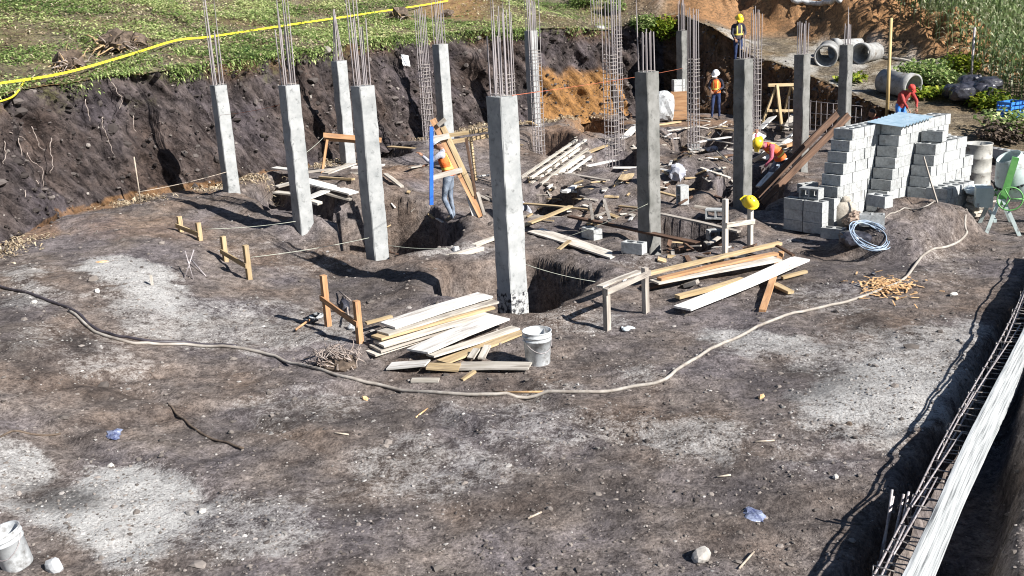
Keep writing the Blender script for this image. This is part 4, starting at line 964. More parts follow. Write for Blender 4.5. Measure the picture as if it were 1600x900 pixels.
# mixer
M0 = Vector(hit(1578, 357)); e = empty('concrete_mixer', M0, R(-18), 'white drum concrete mixer with a bright green frame at the right edge', 'mixer')
dr = Matrix.Translation((.05, .0, .90)) @ Matrix.Rotation(R(-24), 4, 'Y') @ Matrix.Rotation(R(12), 4, 'X')
mb = MB(); mb.lathe([(.0, -.40), (.18, -.38), (.30, -.30), (.345, -.1), (.355, -.03), (.37, 0), (.355, .03), (.34, .1), (.21, .42), (.205, .44), (.19, .43), (.32, .08), (.28, -.25), (0, -.33)], 28, dr); mb.build('drum', 'mixer_white', e)
mb = MB()
for a0 in np.linspace(0, 2*math.pi, 37)[:-1]:
    c = dr @ Vector((.372*math.cos(a0), .372*math.sin(a0), 0)); Mz = (dr @ Matrix.Rotation(a0, 4, 'Z')).to_3x3(); mb.box(c, (.03, .035, .03), Mz)
mb.build('ring_gear', 'black_rubber', e)['kind'] = 'stuff'
MB().beam((-.22, -.36, .5), (-.05, -.40, 1.32), .11, .05, up=(0, -1, 0)).build('yoke', 'mixer_green', e)
MB().beam((-.22, .40, .5), (-.05, .40, 1.15), .09, .05, up=(0, -1, 0)).build('yoke', 'mixer_green', e)
WR = .20; mb = MB(); wc = Vector((-.10, -.47, .62)); mb.tube([wc+Vector((WR*math.cos(a), 0, WR*math.sin(a))) for a in np.linspace(0, 2*math.pi, 41)], .012, 6)
w_ = mb.build('tipping_wheel', 'mixer_green', e)
for a in (0, 2.09, 4.19): MB().tube([wc, wc+Vector((WR*math.cos(a), 0, WR*math.sin(a)))], .012, 5).build('spoke', 'mixer_green', w_)
for x0, y0, x1, y1 in ((-.25, -.36, -.45, -.46), (-.2, -.36, .1, -.45), (-.25, .38, -.45, .48), (-.2, .38, .1, .48)): MB().beam((x0, y0, .6), (x1, y1, -.04), .06, .06, up=(1, 0, 0)).build('leg', 'mixer_white', e)
MB().beam((-.3, -.42, .22), (-.3, .42, .22), .05, .05).build('brace', 'mixer_white', e)
MB().box((-.45, .1, .55), (.28, .3, .34)).build('motor_box', 'mixer_white', e)
for s in (-1, 1):
    mb = MB(); mb.lathe([(.0, -.04), (.06, -.04), (.15, -.035), (.17, 0), (.15, .035), (.06, .04), (0, .04)], 18, Matrix.Translation((.45, s*.4, .14)) @ Matrix.Rotation(R(90), 4, 'X')); mb.build('wheel', 'black_rubber', e)

# ------------------------------------------------------------------ buckets, shovel, glove, small litter
def bucket(px, py, s, rz, tilt, label, fill='grey_plaster'):
    P0 = Vector(hit(px, py)); e = empty('bucket', P0, rz, label, 'bucket'); e.rotation_euler = (tilt[0], tilt[1], rz)
    n = 32; MB().lathe([(0, 0), (.125*s, 0), (.13*s, .01), (.148*s, .27*s), (.156*s, .272*s), (.156*s, .286*s), (.15*s, .29*s), (.151*s, .315*s), (.16*s, .317*s), (.16*s, .33*s), (.153*s, .335*s), (.155*s, .365*s), (.161*s, .37*s), (.158*s, .378*s), (.148*s, .375*s), (.122*s, .02*s), (0, .02)], n).build('pail', 'white_plastic', e)
    MB().tube([(.158*s*math.cos(a), -.165*s*math.sin(a)*.6-.05*s*math.sin(a), .32*s-.16*s*math.sin(a)) for a in np.linspace(0, math.pi, 14)], .004, 5).build('handle', 'rebar', e)
    MB().lathe([(0, .06*s), (.125*s, .06*s)], 20).build('residue', fill, e)
    return e
bucket(841, 568, 1.15, .4, (0, 0), 'white plastic bucket smeared with cement beside the near boards')
bucket(30, 884, .92, .0, (R(4), R(-13)), 'white plastic bucket at the bottom left corner, tilted slightly')
# shovel
S0, S1 = PT((462, 515, .03)), PT((500, 488, .10)); e = empty('shovel', S0, 0, 'shovel with a whitish blade lying beside the orange batter board', 'shovel')
MB().tube([(0, 0, 0), (S1-S0)*.55], .017, 8).build('handle', 'wood_orange', e)
d = (S1-S0); M, L = axes(S0, S1); mb = MB(); V = []; nn = 9
for i in range(nn):
    k = i/(nn-1); wv = .125*(1-.9*max(0, k-.6)**1.4*2.4) if k > .1 else .10
    for j in range(5): q = (j-2)/2; V.append(M @ Vector((L*.52+k*.30, q*wv, .02*q*q-.03*math.sin(k*2.6))))
mb.add(V, [(i*5+j, i*5+j+1, i*5+j+6, i*5+j+5) for i in range(nn-1) for j in range(4)]+[(i*5+j+5, i*5+j+6, i*5+j+1, i*5+j) for i in range(nn-1) for j in range(4)], 0, True); mb.build('blade', 'white_plastic', e)
def litter(px, py, r, noise, mat, label, cat, name, dz=0, sub_=2, sq=.6, n=1):
    P0 = Vector(hit(px, py)); mb = MB()
    for i in range(n): mb.blob((random.uniform(-r, r)*.6 if n > 1 else 0, random.uniform(-r, r)*.4 if n > 1 else 0, r*sq*.5), (r*random.uniform(.7, 1.2), r*random.uniform(.6, .9), r*sq), sub_, noise, Matrix.Rotation(random.uniform(0, 3), 3, 'Z'))
    o = mb.build(name, mat); o.location = P0; o.rotation_euler = (0, 0, random.uniform(0, 6)); return tag(o, label, cat)
litter(1096, 873, .095, .10, 'stone', 'whitish rock near the bottom edge, the largest loose stone', 'rock', 'rock')
litter(86, 892, .085, .14, 'grey_plaster', 'broken chunk of grey mortar beside the corner bucket', 'mortar chunk', 'mortar_chunk', sub_=2, sq=.9)
litter(1178, 808, .10, .3, 'plastic_film', 'crumpled dark blue plastic wrapper on bare earth near the bottom right', 'wrapper', 'wrapper', sq=.25, n=3)
litter(178, 682, .085, .3, 'plastic_film', 'crumpled blue-white plastic film on the ground at the left', 'wrapper', 'wrapper', sq=.35, n=3)
litter(316, 802, .05, .25, 'stone_white', 'small pale yellowish stone right of the lime patch', 'stone', 'stone', sub_=1)
litter(173, 729, .04, .25, 'stone_white', 'tiny pale stone above the lime patch', 'stone', 'stone', sub_=1)
litter(1327, 664, .05, .2, 'root_dark', 'small dark clod lying alone left of the trench', 'clod', 'clod', sub_=1)
litter(1306, 747, .04, .2, 'stone_white', 'small white stone below the dark clod, left of the trench', 'stone', 'stone', sub_=1)
litter(160, 410, .10, .25, 'wood_chip', 'flat yellow scrap lying on the reddish soil near the bank', 'scrap', 'scrap', sq=.2, sub_=1)
litter(152, 457, .07, .2, 'stone_white', 'pale stone above the lime spill at the left, beside another', 'stone', 'stone', sub_=1)
litter(53, 474, .06, .2, 'stone_white', 'white stone beside the dark hose near the left edge', 'stone', 'stone', sub_=1)
litter(570, 624, .05, .2, 'wood_chip', 'small orange-brown chip just below the hose', 'chip', 'chip', sub_=1)
litter(1190, 622, .05, .2, 'wood_chip', 'small yellow chip on the grey soil below the hose\'s right half', 'chip', 'chip', sub_=1)
litter(1490, 462, .06, .2, 'stone_white', 'brownish white stone on the bare ground below the mixer', 'stone', 'stone', sub_=1)
litter(1365, 430, .06, .25, 'tarp_black', 'small dark rag above the wood chips', 'rag', 'rag', sub_=1)
litter(975, 440, .06, .3, 'white_plastic', 'white scrap behind the grey batter board', 'scrap', 'scrap', sub_=1)
litter(712, 392, .09, .3, 'grey_plaster', 'crumpled white paper left of the nearest column', 'paper', 'paper', sq=.6)
litter(900, 298, .22, .3, 'white_plastic', 'spread of white paper litter behind the propped yellow board', 'paper', 'paper', sq=.15, n=5)
litter(1055, 275, .2, .3, 'shirt_grey', 'bundled grey-violet cloth behind the half shaded column', 'cloth', 'cloth', sq=.9, n=4)
litter(1115, 236, .16, .3, 'shirt_grey', 'grey rag heap by the yellow beam near the block-footed cage', 'cloth', 'cloth', sq=.6, n=3)
# glove
G0 = Vector(hit(978, 517)); mb = MB(); mb.blob((0, 0, .02), (.05, .045, .022), 2, .06, None, 0, True)
for i in range(4): a = R(-25+17*i); mb.tube([(.03*math.cos(a), .04*math.sin(a)*1.2, .02), (.075*math.cos(a), .075*math.sin(a), .025), (.105*math.cos(a), .105*math.sin(a), .012)], [.013, .012, .009], 6)
mb.tube([(-.01, .04, .02), (.02, .075, .022), (.045, .09, .012)], [.014, .012, .009], 6); o = mb.build('work_glove', 'glove_cloth'); o.location = G0; o.scale = (1.25,)*3; o.rotation_euler = (0, 0, R(40)); tag(o, 'bluish white work glove on the soil right of the grey batter board', 'glove')

# ------------------------------------------------------------------ hoses, strings, tape
def spline(P, n):
    P = [Vector(p) for p in P]; out = []
    for i in range(len(P)-1):
        p0 = P[max(i-1, 0)]; p1 = P[i]; p2 = P[i+1]; p3 = P[min(i+2, len(P)-1)]
        for k in range(n):
            t = k/n; out.append(.5*((2*p1)+(p2-p0)*t+(2*p0-5*p1+4*p2-p3)*t*t+(3*p1-p0-3*p2+p3)*t**3))
    return out+[P[-1]]
def ground_line(L, r, mat, name, label, cat, dz=None, n=5, lift=None):
    pts = spline([hit(a, b_, 0) for a, b_ in L], n); pts = [Vector((p.x, p.y, max(hz(p.x, p.y)+r*.8, 0*p.z-9))) for p in pts]
    zs = [p.z for p in pts]; zs2 = [sum(zs[max(0, i-1):i+2])/len(zs[max(0, i-1):i+2]) for i in range(len(zs))]
    pts = [Vector((p.x, p.y, max(z, z2))) for p, z, z2 in zip(pts, zs, zs2)]
    o = rod(name, pts, r, mat, n=7); return tag(o, label, cat)
ground_line([(-60, 436), (0, 450), (60, 465), (110, 484), (140, 508), (165, 521), (190, 528), (240, 535), (300, 538), (370, 543)], .021, 'hose_dark', 'hose', 'dark hose running in from the left edge over the pale ground', 'hose')
ground_line([(108, 487), (140, 513), (165, 526), (200, 536), (240, 539), (300, 541), (360, 545), (420, 556), (480, 575), (540, 592), (600, 605), (680, 615), (760, 620), (840, 620), (920, 614), (990, 607), (1040, 595), (1075, 570), (1110, 548), (1170, 520), (1240, 492), (1300, 478), (1360, 460), (1410, 440), (1435, 410), (1455, 391), (1492, 382), (1510, 366), (1508, 342), (1520, 324), (1556, 315)], .021, 'hose_beige', 'hose', 'long beige hose curving across the whole foreground up to the mixer', 'hose')
ground_line([(1368, 352), (1385, 340), (1420, 327), (1460, 316), (1500, 297)], .012, 'hose_beige', 'cable', 'thin pale cable from the wire coil towards the barrel', 'cable')
ground_line([(1540, 275), (1556, 290), (1562, 305)], .02, 'hose_beige', 'hose', 'short pale hose from the barrel to the mixer', 'hose')
# yellow tape along the hill edge
TP = [(-40, 130), (0, 124), (100, 108), (200, 80), (275, 57), (330, 51), (450, 33), (560, 17), (660, 2), (700, -5)]
pts = spline([hit(a, b_+6, .12) for a, b_ in TP], 5); mb = MB(); V = []
for i, p in enumerate(pts):
    a = .3*math.sin(i*.3); dv = Vector((.3*math.sin(a), -.3*math.sin(a), math.cos(a)))*.024; V += [p-dv, p+dv]
mb.add(V, [(2*i, 2*i+2, 2*i+3, 2*i+1) for i in range(len(pts)-1)], 0, True); mb.add([v+Vector((.002, .003, 0)) for v in V], [(2*i+1, 2*i+3, 2*i+2, 2*i) for i in range(len(pts)-1)], 0, True)
o = mb.build('barrier_tape', 'tape_yellow'); tag(o, 'yellow barrier tape stretched along the grassy edge above the bank', 'tape')
pts = spline([hit(a, b_, .06) for a, b_ in [(40, 122), (30, 140), (18, 152), (-5, 160)]], 5); o = rod('barrier_tape', pts, .02, 'tape_yellow', n=4); tag(o, 'loose end of yellow tape hanging down at the left edge', 'tape')
def string(a, b_, mat, label, r=.006, sag=.03):
    r *= .7
    a = Vector(a); b_ = Vector(b_); o = rod('string_line', [a.lerp(b_, k)-Vector((0, 0, sag*4*k*(1-k))) for k in np.linspace(0, 1, 9)], r, mat, n=4); tag(o, label, 'string')
cA, cB, cC, cD, cE, cF_ = [COLS[k] for k in 'ABCDEF']
string((cA[0]+.15, cA[1]-.1, zat(*cA, 149)), (COLS['b5'][0], COLS['b5'][1]-.2, zat(*COLS['b5'], 106)), 'string_red', 'red string stretched from the nearest column\'s top to the far dark column', .007)
string(PT((392, 402, .35)), (cB[0]-.1, cB[1]-.2, .35), 'string_pale', 'pale string from the left batter board to the pit-corner column', .006)
string(PT((318, 358, .2)), (cC[0]-.1, cC[1]-.2, .65), 'string_pale', 'pale string from the low batter board to the second column', .006)
string((cD[0], cD[1]-.2, 1.2), PT((215, 300, .3)), 'root_pale', 'thin pale cord from the leftmost column to the bank foot', .01)
string((cB[0]+.2, cB[1], .15), PT((700, 388, .1)), 'string_pale', 'pale string crossing the dark pit right of the pit-corner column', .006)
string((cC[0], cC[1], 1.75), P3(507, 213, hit(503, 270)[1]), 'string_pale', 'pale string from the second column to the orange trestle', .007)
string((cE[0], cE[1]-.2, .75), PT((880, 372, .1)), 'string_pale', 'pale string from the half shaded column down to the long boards', .005)
string((cA[0]+.2, cA[1], .5), PT((930, 440, .1)), 'string_pale', 'pale string from the nearest column over its pit', .005)
string((cD[0], cD[1]-.15, 2.35), (cC[0]-.1, cC[1]-.1, 2.75), 'string_red', 'thin red string between the two left columns', .005)
b, t = upright(220, 316, 245); o = rod('thin_stake', [b, t], .014, 'root_pale'); tag(o, 'thin pale stake standing at the foot of the bank near the left', 'stake')
# white card on the bank
c = Vector(P3(628, 96, 30.9)); mb = MB(); mb.box((0, 0, 0), (.26, .36, .012)); o = mb.build('paper_card', 'paper')
def bhit(px, py):
    """point on the face of the bank seen through a photo pixel"""
    d = ray(px, py); ts = np.arange(12, 60, .05); X = d[0]*ts; Y = d[1]*ts; Z = CAMH+d[2]*ts
    dd, v, arc = bank_d(X, Y); zf = v[:, 2]+(v[:, 0]-v[:, 2])*np.clip((dd+.1)/(BW+.05), 0, 1); zf[dd < -.1] = -5
    i = int(np.argmax(Z < zf)); return Vector((X[i], Y[i], Z[i]))
o.location = bhit(628, 96)+Vector((.12, -.12, .03)); o.rotation_euler = (R(62), R(12), R(38)); tag(o, 'white card stuck on the dark bank above the man with the frame', 'card')

# ------------------------------------------------------------------ long beam cage and planks over the trench
T0 = Vector((3.05, 6.2, 0)); 
def beam_pts(off, z, L=((1365, 960), (1396, 900), (1440, 810), (1482, 720), (1524, 640), (1562, 570), (1592, 510), (1622, 440), (1650, 380))):
    P = [Vector(at(a+off, b_, z)) for a, b_ in L]; return spline(P, 6)
bc = beam_pts(0, .26)
e = empty('beam_cage', bc[0], 0, 'long horizontal rebar beam cage lying over the trench at the right edge', 'rebar cage')
def side_off(P, s, z): 
    out = []
    for i, p in enumerate(P):
        d = (P[min(i+1, len(P)-1)]-P[max(i-1, 0)]); d.z = 0; d.normalize(); n = Vector((d.y, -d.x, 0)); out.append(p+n*s+Vector((0, 0, z)))
    return out
for s in (-.12, .12):
    for z in (-.12, .12): rod('rebar', side_off(bc, s*.75, z*.75), .009, 'rebar', e, 5)
acc = 0; last = bc[0]; tmb = tie_mesh(.10, .006)
for i in range(len(bc)-1):
    seg = bc[i+1]-bc[i]; L = seg.length; n = max(1, round(L/.2))
    for k in range(n):
        p = bc[i]+seg*(k/n); o = link('tie', tmb, e); o.location = p-e.location+Vector((random.uniform(-.02, .02), random.uniform(-.02, .02), random.uniform(-.02, .02))); o.rotation_euler = (R(90)+random.uniform(-.2, .2), random.uniform(-.1, .1), math.atan2(seg.y, seg.x)+R(90)+random.uniform(-.25, .25))
# white-stained form boards standing on edge right beside it
GF = 'long white form boards beside the beam cage'
for j, (z0, z1) in enumerate([(.075, .275), (-.135, .065), (-.345, -.145)]):
    P = side_off(bc, .125+.006*(j == 1), 0); mb = MB(); V = []; n = len(P); o0 = P[0]; su = []; sv = []; acc = 0
    for i, p in enumerate(P):
        d = (P[min(i+1, n-1)]-P[max(i-1, 0)]); d.z = 0; d.normalize(); nn = Vector((d.y, -d.x, 0))*.013; q = p-o0+Vector((0, 0, random.uniform(-.005, .005)-.10)); acc += (p-P[i-1]).length if i else 0
        V += [q-nn+Vector((0, 0, z0)), q+nn+Vector((0, 0, z0)), q+nn+Vector((0, 0, z1)), q-nn+Vector((0, 0, z1))]; su += [acc]*4; sv += [z0, z0+.001, z1, z1+.03]
    mb.add(V, [(0, 1, 2, 3), tuple(reversed([4*(n-1)+k for k in range(4)]))]+[(4*i+k, 4*i+4+k, 4*i+4+(k+1) % 4, 4*i+(k+1) % 4) for i in range(n-1) for k in range(4)])
    me = mb.mesh('form_board', ('form_white',))
    for nm_, d_ in (('su', su), ('sv', sv)): me.attributes.new(nm_, 'FLOAT', 'POINT').data.foreach_set('value', d_)
    o = link('form_board', me); o.location = o0; tag(o, ['upper white-stained form board standing on edge along the beam cage', 'middle white-stained form board standing on edge along the beam cage', 'lowest white-stained form board standing on edge along the beam cage'][j], 'board', GF)
# loose bars lying on the cage
for i in range(7):
    k = 2+i*5; P = bc[k:k+9]; o1 = random.uniform(-.09, .0); o2 = random.uniform(-.09, .05); q = [p+Vector((o1+(o2-o1)*m_/8, 0, .105)) for m_, p in enumerate(P)]
    rod('rebar', q, .008, 'rebar', e, 5)
# starter bars
for i, (x, y, yt) in enumerate([(1400, 905, 765), (1408, 900, 772), (1416, 898, 768), (1392, 915, 775)]):
    p = at(x-28, 925, -.5); zt = zat(p[0], p[1], yt); d = Vector((.14, .1, 0)) if False else Vector((0, 0, 0)); o = rod('starter_bar', [Vector(p), Vector(P3(x+(4 if i else -6), yt, p[1]+.1))], .011, 'rebar'); tag(o, '%s of the upright steel starter bars rising from the trench' % ('second from the left', 'third from the left', 'rightmost', 'leftmost')[i], 'rod', 'starter bars in the trench')

# ------------------------------------------------------------------ people
simple('vest_dark', (.03, .03, .05), (.10, .08, .09), 9, .8, .3, .01)
def seg_d(p, a, b):
    ab = b-a; t = max(0, min(1, (p-a).dot(ab)/ab.length_squared)); return (p-a-ab*t).length
BASE = dict(pel=(0, 0, .93), wai=(0, 0, 1.08), che=(0, 0, 1.28), nek=(0, .01, 1.46), hed=(0, .03, 1.60),
 shL=(-.175, 0, 1.40), elL=(-.235, -.03, 1.13), wrL=(-.25, .05, .88), shR=(.175, 0, 1.40), elR=(.235, -.03, 1.13), wrR=(.25, .05, .88),
 hiL=(-.09, 0, .89), knL=(-.10, .03, .50), anL=(-.11, -.02, .09), toL=(-.13, .14, .035), hiR=(.09, 0, .89), knR=(.10, .03, .50), anR=(.11, -.02, .09), toR=(.13, .14, .035))
RAD = dict(pel=.135, wai=.125, che=.145, nek=.055, hed=.05, shL=.068, elL=.047, wrL=.032, shR=.068, elR=.047, wrR=.032, hiL=.092, knL=.06, anL=.042, toL=.036, hiR=.092, knR=.06, anR=.042, toR=.036)
EDG = [('pel', 'wai'), ('wai', 'che'), ('che', 'nek'), ('nek', 'hed'), ('che', 'shL'), ('shL', 'elL'), ('elL', 'wrL'), ('che', 'shR'), ('shR', 'elR'), ('elR', 'wrR'), ('pel', 'hiL'), ('hiL', 'knL'), ('knL', 'anL'), ('anL', 'toL'), ('pel', 'hiR'), ('hiR', 'knR'), ('knR', 'anR'), ('anR', 'toR')]
def person(loc, yaw, label, pose=None, shirt='shirt_dark', pants='denim', vest=None, hat=None, sleeves=True, scale=1., shoe='shoe', look=(0, 1, 0)):
    J = dict(BASE); J.update(pose or {}); J = {k: Vector(v) for k, v in J.items()}
    names = list(J); me = bpy.data.meshes.new('skin_base'); me.from_pydata([J[n] for n in names], [(names.index(a), names.index(b)) for a, b in EDG], [])
    tmp = bpy.data.objects.new('tmp', me); col.objects.link(tmp); md = tmp.modifiers.new('s', 'SKIN'); md.use_smooth_shade = True
    for i, n in enumerate(names): me.skin_vertices[0].data[i].radius = (RAD[n]*(.82 if n in ('wai', 'che', 'pel') else 1), RAD[n]*(1.1 if n in ('wai', 'che', 'pel') else 1)); me.skin_vertices[0].data[i].use_root = n == 'pel'
    tmp.modifiers.new('u', 'SUBSURF').levels = 2
    dg = bpy.context.evaluated_depsgraph_get(); bm_ = bpy.data.meshes.new_from_object(tmp.evaluated_get(dg)); bpy.data.objects.remove(tmp)
    mb = MB(); V = [v.co+v.normal*.016*float(fbm(np.array(v.co.x*9+v.co.z*6), np.array(v.co.z*9-v.co.y*7), 3, 2)) for v in bm_.vertices]; mats = [shirt, pants, 'skin', shoe, 'eye', 'hair']
    for p in bm_.polygons:
        c = p.center; best = min(EDG, key=lambda e_: seg_d(c, J[e_[0]], J[e_[1]])-.6*min(RAD[e_[0]], RAD[e_[1]])); nm = best[0]+best[1]; m = 0
        if nm == 'nekhed': m = 2
        elif nm[:3] in ('elL', 'elR'): m = 0 if sleeves and seg_d(c, J[nm[3:]], J[nm[3:]]+Vector((0, 0, 1e-4))) > .05 else 2
        elif nm[:2] in ('hi',) or nm.startswith('pelhi') or (nm.startswith('kn')): m = 1
        elif nm == 'pelwai' and (c-J['pel']).dot(J['wai']-J['pel']) < 0: m = 1
        elif nm[:2] == 'an': m = 3
        mb.f.append(tuple(p.vertices)); mb.mi.append(m); mb.sm.append(True)
    mb.v = [tuple(v) for v in V]
    # head with nose, ears, eyes and hair
    up_ = (J['hed']-J['nek']).normalized(); fw = Vector(look); fw = (fw-up_*fw.dot(up_)).normalized(); rt = fw.cross(up_)
    HM = Matrix((rt, fw, up_)).transposed(); hc = J['hed']+up_*.015
    Vh, Fh = ICO[3]; P = []
    for x, y, z in Vh:
        q = Vector((x*.075*(1-.18*max(0, -z)), y*.095+(.012 if y > 0 and z < -.1 else 0), z*.118)); 
        if y > .75 and -.35 < z < .12: q.y += .022*(1-abs(x)*3 if abs(x) < .33 else 0)
        P.append(HM @ q+hc)
    mb.add(P, Fh, 2, True)
    for s in (-1, 1): mb.blob(HM @ Vector((s*.078, -.005, -.005))+hc, (.014, .02, .032), 1, .05, HM, 2, True); mb.blob(HM @ Vector((s*.030, .088, .012))+hc, (.013, .008, .008), 1, 0, HM, 4, True)
    mb.add([HM @ Vector(p)+hc for p in [(-.025, .094, -.05), (.025, .094, -.05), (.02, .09, -.06), (-.02, .09, -.06)]], [(0, 3, 2, 1)], 4)
    P = [HM @ Vector((x*.081, y*.098-.014, z*.118+.014))+hc for x, y, z in Vh]; mb.add(P, [f for f in Fh if sum(Vh[i][2]*1.0-Vh[i][1]*.9 for i in f)/3 > .28], 5, True)
    # hands
    for s, el, wr in ((-1, 'elL', 'wrL'), (1, 'elR', 'wrR')):
        d = (J[wr]-J[el]).normalized(); sd = d.cross(Vector((0, 0, 1)));
        sd = sd.normalized() if sd.length > .2 else Vector((0, 1, 0)); n = sd.cross(d); MM = Matrix((d, sd, n)).transposed(); c = J[wr]
        mb.blob(c+d*.05, (.055, .042, .02), 2, .02, MM, 2, True)
        for k in range(4):
            o_ = (k-1.5)*.021; ln = (.07, .08, .075, .06)[k]; b0 = c+MM @ Vector((.085, o_, 0)); mb.tube([b0, b0+MM @ Vector((ln*.5, o_*.1, -.012)), b0+MM @ Vector((ln*.8, o_*.1, -.04))], [.0105, .0095, .0075], 6, 2)
        b0 = c+MM @ Vector((.03, -s*.035, 0)); mb.tube([b0, b0+MM @ Vector((.03, -s*.025, -.01)), b0+MM @ Vector((.055, -s*.03, -.025))], [.012, .011, .008], 6, 2)
    o = mb.build('person', mats); o.location = Vector(loc); o.rotation_euler = (0, 0, yaw); o.scale = (scale,)*3; tag(o, label, 'person')
    if vest:
        mv = MB(); pts = [J['pel']+(J['wai']-J['pel'])*.05, J['wai'], (J['wai']+J['che'])/2, J['che'], J['che'].lerp(J['nek'], .55), J['che'].lerp(J['nek'], .8)]
        rx = [.165, .160, .172, .180, .150, .085]; ry = [.135, .125, .132, .130, .105, .07]; n = 22; rings = []
        sx = (J['shR']-J['shL']).normalized()
        for i, p in enumerate(pts):
            ax = (pts[min(i+1, 5)]-pts[max(i-1, 0)]).normalized(); a1 = (sx-ax*sx.dot(ax)).normalized(); a2 = ax.cross(a1); rings.append((p, a1, a2, ax))
        V = []
        for (p, a1, a2, ax), q, r_ in zip(rings, rx, ry): V += [p+a1*q*math.cos(2*math.pi*k/n)+a2*r_*math.sin(2*math.pi*k/n) for k in range(n)]
        Fs = [(i*n+k, i*n+(k+1) % n, (i+1)*n+(k+1) % n, (i+1)*n+k) for i in range(5) for k in range(n)]
        mv.add(V, Fs, 0, True); v_ = mv.build('vest', vest, o)
        ms = MB()
        for (p, a1, a2, ax), q, r_ in ((rings[1], .166, .131),): 
            V = [p+ax*dz+a1*q*math.cos(2*math.pi*k/n)+a2*r_*math.sin(2*math.pi*k/n) for dz in (-.025, .025) for k in range(n)]; ms.add(V, [(k, (k+1) % n, n+(k+1) % n, n+k) for k in range(n)], 0, True)
        for s in (-1, 1):
            for f_ in (-1, 1):
                V = []
                for i in range(1, 5):
                    p, a1, a2, ax = rings[i]
                    for w2 in (.055, .095):
                        cx = s*w2; yy = math.sqrt(max(0, 1-(cx/rx[i])**2))*ry[i]+.006; V.append(p+a1*cx+a2*f_*yy)
                ms.add(V, [(2*i, 2*i+1, 2*i+3, 2*i+2) for i in range(3)], 0, True)
        ms.build('reflective_stripe', 'vest_stripe', v_)
    if hat:
        mh = MB(); hm = Matrix.Translation(hc+up_*.035) @ HM.to_4x4()
        if hat == 'cap_red': mh.lathe([(.001, .095), (.05, .088), (.085, .05), (.092, 0), (.09, -.01)], 14, hm @ Matrix.Diagonal((1, 1.12, 1, 1))); mh.add([hm @ Vector(p) for p in [(-.07, .08, 0), (.07, .08, 0), (.05, .17, -.015), (-.05, .17, -.015)]], [(0, 1, 2, 3), (3, 2, 1, 0)])
        else: helmet_mesh(mh, hm)
        mh.build('cap' if hat == 'cap_red' else 'helmet', hat, o)
    return o
P1 = hit(706, 345)
person(P1, R(75), 'worker in an orange and yellow vest and jeans holding up the timber frame', dict(nek=(0, .10, 1.43), hed=(0, .17, 1.54), che=(0, .06, 1.26), shL=(-.17, .08, 1.38), shR=(.17, .06, 1.38), elL=(-.22, .30, 1.22), wrL=(-.14, .48, 1.35), elR=(.24, .24, 1.14), wrR=(.16, .46, 1.12), knL=(-.10, .10, .49), anL=(-.11, -.06, .09), toL=(-.13, .10, .035)), 'shirt_grey', 'denim', 'vest_orange', 'helmet_white', look=(.1, .9, -.5), shoe='boot_rubber')
p = at(822, 306, .22); person((p[0], p[1], .22-1.42), R(100), 'worker down in the pit behind the nearest column, only a white helmet showing', dict(nek=(0, .14, 1.30), hed=(0, .24, 1.38), che=(0, .06, 1.16), shL=(-.17, .1, 1.24), shR=(.17, .1, 1.24), elL=(-.22, .28, 1.02), wrL=(-.14, .44, .9), elR=(.22, .28, 1.02), wrR=(.14, .44, .9)), 'shirt_grey', 'denim_dark', None, 'helmet_white', look=(0, .8, -.6))
person(hit(1119, 186), R(160), 'worker in white helmet and orange vest standing by the shaded cut, hands near the waist', dict(elL=(-.26, .02, 1.14), wrL=(-.12, .2, 1.05), elR=(.26, .02, 1.14), wrR=(.14, .22, 1.02), hed=(0, .08, 1.59), anR=(.14, .1, .09), toR=(.17, .26, .035), knR=(.11, .10, .5)), 'shirt_dark', 'denim_dark', 'vest_orange', 'helmet_white', look=(.2, 1, -.5), scale=.92)
person(hit(1153, 104), R(190), 'worker in a yellow helmet standing on the gravel slope above the others', dict(elL=(-.24, .05, 1.13), wrL=(-.14, .26, 1.02), elR=(.24, .04, 1.12), wrR=(.2, .22, .95), hed=(0, .09, 1.58)), 'shirt_dark', 'denim_dark', 'vest_dark', 'helmet_yellow', look=(.1, 1, -.5))
# red rag / tool bag held by the worker above
p = at(1208, 262, .25); person((p[0]+.02, p[1], -.46), R(112), 'bending worker in yellow helmet, pink shirt and orange vest by the block pile', dict(pel=(0, -.18, .90), hiL=(-.09, -.18, .86), hiR=(.09, -.18, .86), wai=(0, -.10, 1.03), che=(0, .10, 1.17), nek=(0, .28, 1.25), hed=(0, .40, 1.30), shL=(-.17, .20, 1.24), shR=(.17, .20, 1.24), elL=(-.26, .26, .98), wrL=(-.18, .40, .78), elR=(.42, .22, 1.26), wrR=(.55, .10, 1.45), knL=(-.1, .04, .5), knR=(.12, .06, .5)), 'shirt_pink', 'denim', 'vest_orange', 'helmet_yellow', look=(0, .8, -.7))
p = hit(1366, 212); p = P3(1372, 232, p[1]-.2); person(p, R(95), 'dark-haired person in red crouching behind the block pile', dict(pel=(0, -.15, .42), wai=(0, -.12, .56), che=(0, .02, .74), nek=(0, .14, .86), hed=(0, .20, .97), shL=(-.17, .04, .83), shR=(.17, .04, .83), elL=(-.22, .18, .6), wrL=(-.14, .36, .48), elR=(.22, .18, .6), wrR=(.14, .36, .48), hiL=(-.09, -.15, .40), hiR=(.09, -.15, .40), knL=(-.16, .22, .48), knR=(.16, .22, .48), anL=(-.14, .02, .09), anR=(.14, .02, .09), toL=(-.16, .16, .035), toR=(.16, .16, .035)), 'shirt_red', 'denim_dark', None, None, look=(.3, 1, -.3))
